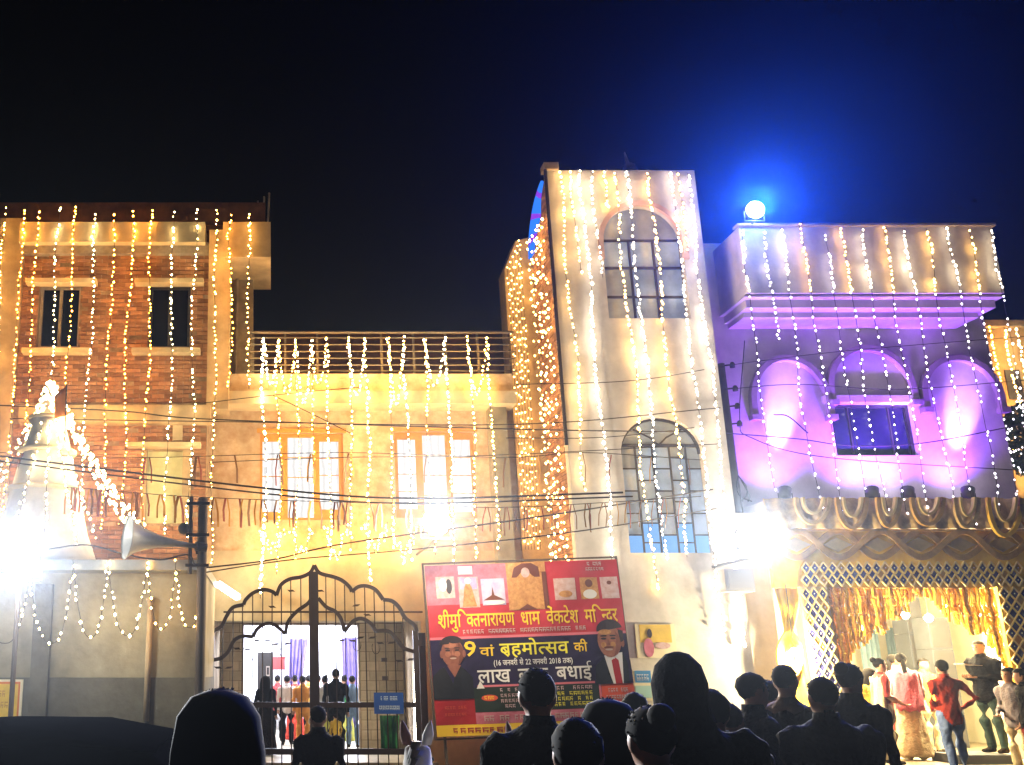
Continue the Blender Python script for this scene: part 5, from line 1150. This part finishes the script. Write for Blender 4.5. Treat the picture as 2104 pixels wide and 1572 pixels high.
    for f in fing.f: nf_ = bm.faces.new([vv[i] for i in f]); nf_.material_index = 0; nf_.smooth = True
    bm.to_mesh(me); bm.free()
    o = bpy.data.objects.new('body', me); COL.objects.link(o); o.parent = t
    def child(m_, name, mt): q = m_.build(name, mt, t, smooth=True); q.matrix_parent_inverse = Matrix(); return q
    # hair shell: sphere cut back from the face
    hm = MB(); R = (.083,.106,.092); n1, n2 = 16, 10; vs, fs = [], []
    hz_ = hc+Vector((0,.012,.02))
    for i in range(n2+1):
        for k in range(n1):
            a, b = PI*i/n2, 2*PI*k/n1; jt = 1+(random.uniform(-.03,.10) if hair == 'messy' else random.uniform(-.02,.035))
            vs.append(V3((hz_.x+R[0]*jt*math.sin(a)*math.cos(b), hz_.y+R[1]*jt*math.sin(a)*math.sin(b), hz_.z+R[2]*jt*math.cos(a))))
    for i in range(n2):
        for k in range(n1):
            f = (i*n1+k, i*n1+(k+1) % n1, (i+1)*n1+(k+1) % n1, (i+1)*n1+k); c = sum((vs[j] for j in f), Vector())/4/s
            yy, zz_ = c.y-hz_.y, c.z-hz_.z
            lim = -.005 if hair == 'short' else -.03
            if zz_ > .035 or (yy > lim and zz_ > -.055+(-.03 if hair != 'short' else 0)-.2*yy): fs.append(f)
    if hood is None:
        hm.add(vs, fs)
        for k in range(70 if Y < 9 else 24):               # loose tufts break the outline
            a, b = random.random()*2*PI, random.uniform(0,1.75); d = Vector((math.sin(b)*math.cos(a), math.sin(b)*math.sin(a), math.cos(b)))
            if d.y < -0.25 and d.z < 0.5: continue
            r0 = V3((hz_.x+R[0]*.95*d.x, hz_.y+R[1]*.95*d.y, hz_.z+R[2]*.95*d.z)); tip_ = r0+(d+Vector((random.uniform(-.9,.9),random.uniform(-.9,.9),random.uniform(-.9,.3)))).normalized()*random.uniform(.006,.017)*s
            hm.tube([r0, r0.lerp(tip_,.6), tip_], [.007*s,.004*s,.001*s], 3)
        if hair == 'bun': hm.ball(V3((hc.x,hc.y+.10,hc.z+.075)), .05*s, ns=10, nr=7)
        if hair in ('long','braid'):
            wd = .035
            if hair == 'long': hm.loft([(V3((hc.x,hc.y+.02,hc.z+.108)),.03*s,.04*s),(V3((hc.x,hc.y+.03,hc.z+.09)),.078*s,.08*s),(V3((hc.x,hc.y+.045,hc.z+.04)),.112*s,.095*s),(V3((hc.x,hc.y+.055,hc.z-.05)),.126*s,.09*s),(V3((hc.x,hc.y+.07,hc.z-.16)),.13*s,.075*s),(V3((hc.x,hc.y+.09,hc.z-.3)),.125*s,.06*s),(V3((hc.x,hc.y+.1,hc.z-.44)),.105*s,.04*s),(V3((hc.x,hc.y+.1,hc.z-.5)),.05*s,.02*s)], 30)
            else: hm.loft([(V3((hc.x,hc.y+.07,hc.z+.03)),wd*.8*s,.04*s),(V3((hc.x,hc.y+.105,hc.z-.1)),wd*s,.045*s),(V3((hc.x,hc.y+.13,hc.z-.28)),wd*.95*s,.035*s),(V3((hc.x,hc.y+.14,hc.z-.45)),wd*.6*s,.025*s),(V3((hc.x,hc.y+.13,hc.z-.52)),.01*s,.01*s)], 12)
        child(hm, 'hair', HAIR)
    else:
        hm.add(vs, fs); child(hm, 'hair', HAIR)
        hd = MB(); hd.loft([(V3((hc.x,hc.y+.05,1.40)),.17*s,.11*s),(V3((hc.x,hc.y+.05,1.47)),.125*s,.12*s),(V3((hc.x,hc.y+.045,1.55)),.105*s,.115*s),(V3((hc.x,hc.y+.04,1.64)),.108*s,.118*s),(V3((hc.x,hc.y+.045,1.71)),.088*s,.095*s),(V3((hc.x,hc.y+.055,1.755)),.045*s,.05*s),(V3((hc.x,hc.y+.06,1.765)),.01*s,.01*s)], 16); child(hd, 'hood', hood)
    if abs(((face+180) % 360)-180) < 110 and Y > 4:
        ey = MB()
        for sd_ in (-1,1): ey.ball(V3((hc.x+sd_*.03,hc.y-.083,hc.z+.0)), (.014*s,.008*s,.008*s), ns=6, nr=4); ey.ball(V3((hc.x+sd_*.031,hc.y-.085,hc.z+.022)), (.02*s,.008*s,.005*s), ns=6, nr=3)
        child(ey, 'eyes', HAIR); mo = MB(); mo.ball(V3((hc.x,hc.y-.077,hc.z-.065)), (.024*s,.012*s,.008*s), ns=8, nr=4); child(mo, 'mouth', LIPS)
    if not skirt and not scarf:
        co = MB(); co.loft([(V3(B(.0,1.455)),.098*s,.082*s),(V3(B(-.004,1.49)),.078*s,.074*s),(V3(B(-.004,1.535)),.07*s,.072*s),(V3(B(-.004,1.53)),.06*s,.062*s)], 12); child(co, 'collar', top)
    if scarf:
        vs, fs = [], []
        for k in range(17):
            u = k/16; a = -0.3+u*(PI+0.6)
            base = Vector((.20*math.cos(a), .09+.10*math.sin(a)-.05, 1.44-.03*math.sin(a)))
            for j in range(7):
                v = j/6; edge = abs(u-.5)*2; vs.append(V3((base.x*(1+.08*v), base.y+.05*v+.015*math.sin(k*1.6+j), base.z-v*(.62+.35*edge*0)-.02*math.sin(k*2.0))))
        for k in range(16):
            for j in range(6): fs.append((k*7+j,k*7+j+1,k*7+j+8,k*7+j+7))
        q = child(MB().add(vs,fs), 'scarf', scarf); md = q.modifiers.new('t','SOLIDIFY'); md.thickness = 0.008
    return t
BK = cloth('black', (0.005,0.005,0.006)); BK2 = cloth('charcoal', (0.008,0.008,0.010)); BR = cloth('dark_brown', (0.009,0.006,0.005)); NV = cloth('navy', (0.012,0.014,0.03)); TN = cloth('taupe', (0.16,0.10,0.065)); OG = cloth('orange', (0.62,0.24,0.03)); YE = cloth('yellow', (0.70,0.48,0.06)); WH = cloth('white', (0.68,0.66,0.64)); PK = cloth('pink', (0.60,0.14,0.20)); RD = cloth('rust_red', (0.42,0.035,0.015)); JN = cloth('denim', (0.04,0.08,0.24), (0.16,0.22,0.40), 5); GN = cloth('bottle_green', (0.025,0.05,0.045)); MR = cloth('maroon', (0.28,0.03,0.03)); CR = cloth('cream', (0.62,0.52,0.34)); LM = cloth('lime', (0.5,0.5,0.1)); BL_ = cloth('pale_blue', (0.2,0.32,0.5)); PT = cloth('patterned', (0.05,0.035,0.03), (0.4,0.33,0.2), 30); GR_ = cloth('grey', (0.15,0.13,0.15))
g = 'onlookers in the street'
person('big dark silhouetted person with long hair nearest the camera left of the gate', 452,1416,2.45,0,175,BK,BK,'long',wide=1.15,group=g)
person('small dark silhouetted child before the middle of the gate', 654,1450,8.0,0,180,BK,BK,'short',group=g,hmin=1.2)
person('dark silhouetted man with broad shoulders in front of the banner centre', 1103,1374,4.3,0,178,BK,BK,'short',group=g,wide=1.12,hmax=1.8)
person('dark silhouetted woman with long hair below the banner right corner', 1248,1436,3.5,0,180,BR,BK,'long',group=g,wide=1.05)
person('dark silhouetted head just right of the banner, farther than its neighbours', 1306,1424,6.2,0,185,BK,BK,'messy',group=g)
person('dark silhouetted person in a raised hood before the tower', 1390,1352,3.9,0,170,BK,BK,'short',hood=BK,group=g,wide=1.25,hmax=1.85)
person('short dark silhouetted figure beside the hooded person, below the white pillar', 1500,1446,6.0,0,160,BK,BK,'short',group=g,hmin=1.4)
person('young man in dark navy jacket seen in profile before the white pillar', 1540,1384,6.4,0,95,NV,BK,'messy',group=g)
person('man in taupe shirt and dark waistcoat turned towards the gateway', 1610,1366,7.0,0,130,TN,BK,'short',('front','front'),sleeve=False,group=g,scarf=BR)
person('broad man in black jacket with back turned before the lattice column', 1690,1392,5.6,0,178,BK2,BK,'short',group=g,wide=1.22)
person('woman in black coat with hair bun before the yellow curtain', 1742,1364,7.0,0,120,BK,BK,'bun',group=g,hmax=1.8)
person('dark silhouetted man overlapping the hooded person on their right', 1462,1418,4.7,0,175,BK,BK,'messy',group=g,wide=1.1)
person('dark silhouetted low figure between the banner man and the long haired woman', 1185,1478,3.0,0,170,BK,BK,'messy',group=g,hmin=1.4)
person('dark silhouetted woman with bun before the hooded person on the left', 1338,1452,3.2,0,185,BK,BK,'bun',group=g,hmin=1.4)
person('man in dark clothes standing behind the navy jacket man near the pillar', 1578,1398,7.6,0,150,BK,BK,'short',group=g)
g = 'guests at the fabric gateway'
person('woman in orange dress with yellow scarf behind the bun haired woman', 1787,1372,17.3,0.15,150,OG,OG,'long',skirt=OG,scarf=YE,group=g)
person('woman in maroon tunic and patterned leggings facing right', 1806,1352,16.7,0.15,75,MR,PT,'bun',('front','front'),sleeve=False,group=g,scarf=CR)
person('woman in white tunic with pink scarf and braid, back turned', 1852,1342,17.5,0.15,165,WH,MR,'braid',skirt=CR,scarf=PK,group=g)
person('girl in pink standing left of the white tunic woman', 1834,1344,18.6,0.15,100,PK,MR,'braid',('front','stand'),group=g)
person('man in yellow shirt facing the street behind the red shirt man', 1897,1352,18.8,0.15,10,YE,CR,'short',group=g)
person('man in rust red shirt and blue jeans with hand on hip, back turned', 1937,1356,15.9,0,172,RD,JN,'messy',('akimbo','front'),sleeve=True,group=g,stride=0.06)
pf = MB(); xq = WX(2012,1540,17.0); pf.box(xq-0.55,xq+0.45,16.75,17.45,0.152,0.30); pf = pf.build('low_platform', M['panelg']); tag(pf, 'low dark platform under the man in dark jacket', 'platform')
person('man in dark jacket and bottle green trousers standing on the low platform, reading', 2012,1306,17.1,0.30,-75,BK,GN,'short',('hold','hold'),group=g,hmax=1.95,wide=1.2,scarf=None)
q = W(1992,1364,17.1); pp = MB().add([(q.x-0.2,q.y-0.15,q.z),(q.x+0.12,q.y-0.15,q.z-0.03),(q.x+0.12,q.y+0.12,q.z-0.03),(q.x-0.2,q.y+0.12,q.z)],[(0,1,2,3)]).build('paper_sheet', M['hallw']); md = pp.modifiers.new('t','SOLIDIFY'); md.thickness = 0.006; tag(pp, 'white paper sheet held by the man in dark jacket', 'paper')
person('woman in grey top and cream scarf at the right edge', 2072,1372,16.0,0,-70,GR_,CR,'bun',('front','stand'),scarf=CR,group=g)
person('person in dark clothes cut by the right edge of the picture', 2100,1374,15.6,0,-110,BK2,MR,'messy',group=g)
g = 'people inside the gate'
person('tall man in black seen from behind inside the gate', 690,1374,18.6,0.12,170,BK,BK,'short',group=g,wide=1.05)
person('person in orange tunic in the hall left of the gate bars', 622,1392,20.9,0.12,185,OG,OG,'short',group=g)
person('person in white shirt in the hall beside the black loudspeaker', 590,1402,21.4,0.12,180,WH,BK,'short',group=g)
person('woman in white and lime sari in the hall beside the man in black', 668,1400,20.6,0.12,190,WH,LM,'bun',skirt=LM,group=g)
person('small child in yellow beside the man in black', 690,1480,18.3,0.12,200,YE,BK,'short',group=g,hmin=0.8)
person('woman in dark clothes below the black loudspeaker inside the gate', 546,1412,18.9,0.12,160,BK,BR,'long',skirt=BR,group=g)
person('grey haired looking distant person deep in the bright hall', 654,1392,23.2,0.12,180,BL_,BK,'short',group=g)
person('person in pale blue at the right of the hall doorway', 724,1410,20.7,0.12,170,BL_,BL_,'short',group=g)

person('woman in red sari among the crowd deep in the hall', 606,1408,22.4,0.12,180,RD,RD,'bun',skirt=RD,group=g)
person('man in yellow shirt deep in the hall behind the orange tunic', 634,1398,22.8,0.12,175,YE,BK,'short',group=g)
person('person in pink near the centre of the gate opening in the hall', 648,1412,21.2,0.12,180,PK,CR,'braid',skirt=CR,group=g)
person('woman in green at the right side of the hall crowd', 708,1404,22.0,0.12,190,cloth('leaf_green',(0.05,0.3,0.1)),LM,'bun',skirt=LM,group=g)
person('man in maroon at the left side of the hall crowd', 570,1404,22.6,0.12,170,MR,BK,'short',group=g)
# ================================================================== dark car parked at the kerb, roof just in frame
M['carp'] = bpy.data.materials.new('matte_black_cover'); M['carp'].use_nodes = True; n_ = M['carp'].node_tree; n_.nodes.clear(); d_ = n_.nodes.new('ShaderNodeBsdfDiffuse'); d_.inputs[0].default_value = (0.0015,0.0015,0.002,1); n_.links.new(d_.outputs[0], n_.nodes.new('ShaderNodeOutputMaterial').inputs[0]); M['tyre'] = mat('tyre_rubber', (0.02,0.02,0.02), 0.9); M['rim'] = mat('steel_rim', (0.3,0.3,0.3), 0.4, metal=0.8); M['carg'] = M['carp']
cx_, cy_ = WX(120,1500,4.3), 4.3
cr = thing('parked_car', 'dark parked car with only its roof showing at the bottom left', 'car', (cx_-0.6, cy_, 0))
def prof_loft(name, secs, m):
    vs, fs = [], []; n = len(secs[0])
    for q in secs: vs += q
    for i in range(len(secs)-1):
        for k in range(n): fs.append((i*n+k, i*n+(k+1) % n, (i+1)*n+(k+1) % n, (i+1)*n+k))
    fs += [tuple(range(n-1,-1,-1)), tuple((len(secs)-1)*n+k for k in range(n))]
    o = MB().add(vs, fs).build(name, m, cr, smooth=True); o.matrix_parent_inverse = Matrix(); md = o.modifiers.new('b','BEVEL'); md.width = 0.03; md.segments = 2; return o
low = [(-2.0,.35),(-2.05,.6),(-1.95,.82),(-1.1,.92),(1.2,.95),(1.95,.9),(2.05,.6),(2.0,.35)]
prof_loft('body', [[(x, y, z if abs(y) < .8 else z-.03*(z > .6)) for x, z in low] for y in (-.82,-.76,.76,.82)], M['carp'])
up = [(-1.05,.93),(-.45,1.38),(-.2,1.44),(.75,1.46),(1.1,1.40),(1.7,.96)]
ca = prof_loft('cabin', [[(x*(1 if abs(y) < .6 else .985), y*(.86 if z > 1.2 else 1), z) for x, z in up] for y in (-.72,-.66,.66,.72)], M['carg'])
rf = [(-.5,1.40),(-.2,1.465),(.3,1.485),(.75,1.48),(1.12,1.415),(.75,1.44),(-.2,1.43)]
prof_loft('roof', [[(x, y, z-(.02 if abs(y) > .55 else 0)) for x, z in rf] for y in (-.63,-.5,.5,.63)], M['carp'])
for x in (-1.3, 1.3):
    for y in (-.74, .74):
        q = MB(); q.loft([((x,y-.09,.31),.31,.31,(1,0,0),(0,0,1)),((x,y+.09,.31),.31,.31,(1,0,0),(0,0,1))], 20); q = q.build('wheel', M['tyre'], cr, smooth=False); q.matrix_parent_inverse = Matrix()
        r = MB(); r.loft([((x,y-.1,.31),.2,.2,(1,0,0),(0,0,1)),((x,y+.1,.31),.2,.2,(1,0,0),(0,0,1))], 16); r = r.build('rim', M['rim'], q); r.matrix_parent_inverse = Matrix()
for y in (-.6,.6):
    q = MB(); q.ball((-2.02,y,.7), (.05,.15,.09)); q = q.build('headlight', M['rim'], cr, smooth=True); q.matrix_parent_inverse = Matrix()
    q = MB(); q.ball((-.75,y*1.52,1.0), (.07,.07,.06)); q = q.build('wing_mirror', M['carp'], cr, smooth=True); q.matrix_parent_inverse = Matrix()
for x in (-.5,.5):
    q = MB(); q.box(x-.48,x+.48,-.828,-.822,.42,.9); q = q.build('door', M['carp'], cr); q.matrix_parent_inverse = Matrix(); h_ = MB(); h_.box(x+.25,x+.4,-.85,-.83,.8,.83); h_ = h_.build('handle', M['rim'], q); h_.matrix_parent_inverse = Matrix()
# pale ponies among the crowd
FUR = mat('white_fur', (0.55,0.52,0.48), 0.8, var=0.2, scale=8, bump=0.2); MUZ = mat('dark_muzzle', (0.10,0.08,0.07), 0.7); EARI = mat('inner_ear', (0.16,0.06,0.04), 0.8)
def pony(label, px, pt, Y, face, tilt=0.0):
    top_ = WZ(pt, Y); x = WX(px, pt+30, Y); t = thing('white_pony', label, 'pony', (x,Y,0), 'pale ponies', math.radians(face)); s = top_/1.36
    V3 = lambda a, b, c: Vector((a,b,c))*s
    mb = MB()
    mb.loft([(V3(0,.78,.80),.10*s,.12*s,(1,0,0),(0,0,1)),(V3(0,.7,.80),.19*s,.21*s,(1,0,0),(0,0,1)),(V3(0,.45,.76),.23*s,.24*s,(1,0,0),(0,0,1)),(V3(0,.15,.74),.22*s,.24*s,(1,0,0),(0,0,1)),(V3(0,-.1,.76),.19*s,.23*s,(1,0,0),(0,0,1)),(V3(0,-.22,.8),.11*s,.16*s,(1,0,0),(0,0,1))], 14)
    mb.tube([V3(0,-.1,.82),V3(0,-.26,.98),V3(0,-.36,1.14)], [.15*s,.11*s,.085*s], 12)
    mb.tube([V3(0,-.33,1.19),V3(0,-.46,1.08),V3(0,-.58,.93),V3(0,-.63,.86)], [.085*s,.08*s,.055*s,.05*s], 12)
    for sx in (-.12,.12):
        mb.tube([V3(sx,-.08,.66),V3(sx,-.09,.40),V3(sx,-.08,.36),V3(sx,-.07,.08),V3(sx,-.09,.0)], [.075*s,.05*s,.045*s,.033*s,.05*s], 8)
        mb.tube([V3(sx,.62,.74),V3(sx,.55,.52),V3(sx,.72,.36),V3(sx,.68,.08),V3(sx,.66,.0)], [.11*s,.08*s,.05*s,.035*s,.05*s], 8)
    me = remesh(mb, .025*s, 'body'); me.materials.append(FUR); me.polygons.foreach_set('use_smooth',[True]*len(me.polygons)); o = bpy.data.objects.new('body', me); COL.objects.link(o); o.parent = t
    for sx in (-1,1):
        e = MB(); b_ = V3(sx*.055,-.33,1.22); tp = V3(sx*.085,-.34,1.36)
        e.loft([(b_,.028*s,.022*s),(b_.lerp(tp,.4),.034*s,.018*s),(b_.lerp(tp,.8),.018*s,.01*s),(tp,.003*s,.003*s)], 8); q = e.build('ear', FUR if sx < 0 else EARI, t, smooth=True); q.matrix_parent_inverse = Matrix()
        e = MB(); e.ball(V3(sx*.07,-.43,1.13), .018*s); q = e.build('eye', HAIR, t, smooth=True); q.matrix_parent_inverse = Matrix()
    m_ = MB()
    for k in range(9): m_.loft([(V3(.01*math.sin(k),-.33+.028*k,1.24-.045*k),.03*s,.04*s),(V3(.05,-.3+.03*k,1.12-.05*k),.02*s,.03*s),(V3(.07,-.29+.03*k,1.04-.05*k),.004*s,.008*s)], 6)
    q = m_.build('mane', MUZ, t, smooth=True); q.matrix_parent_inverse = Matrix()
    m_ = MB(); m_.tube([V3(0,.78,.86),V3(0,.88,.78),V3(0,.9,.5),V3(0,.88,.3)], [.03*s,.05*s,.05*s,.01*s], 8); q = m_.build('tail', MUZ, t, smooth=True); q.matrix_parent_inverse = Matrix()
pony('pale pony with pricked ears below the green cloth on the gate', 842,1486,5.6,165)
pony('pale pony with one white ear at the bottom left corner of the banner', 970,1486,5.4,120)

# ================================================================== night haze, added to spread the glow of the lamps
hz = MB().box(-45, 60, -6, 60, -1.0, 16.5).build('haze', M['road'], kind='stuff'); hz.data.materials.clear()
hm_ = bpy.data.materials.new('haze_air'); hm_.use_nodes = True; t_ = hm_.node_tree; t_.nodes.clear()
pv = t_.nodes.new('ShaderNodeVolumePrincipled'); pv.inputs['Color'].default_value = (0.72,0.82,1,1); pv.inputs['Density'].default_value = 0.0005; pv.inputs['Anisotropy'].default_value = 0.88
ou = t_.nodes.new('ShaderNodeOutputMaterial'); t_.links.new(pv.outputs[0], ou.inputs['Volume']); hm_.cycles.volume_sampling = 'EQUIANGULAR'; hz.data.materials.append(hm_)
hz['label'] = 'thin night haze added to spread the lamp glow over the street'
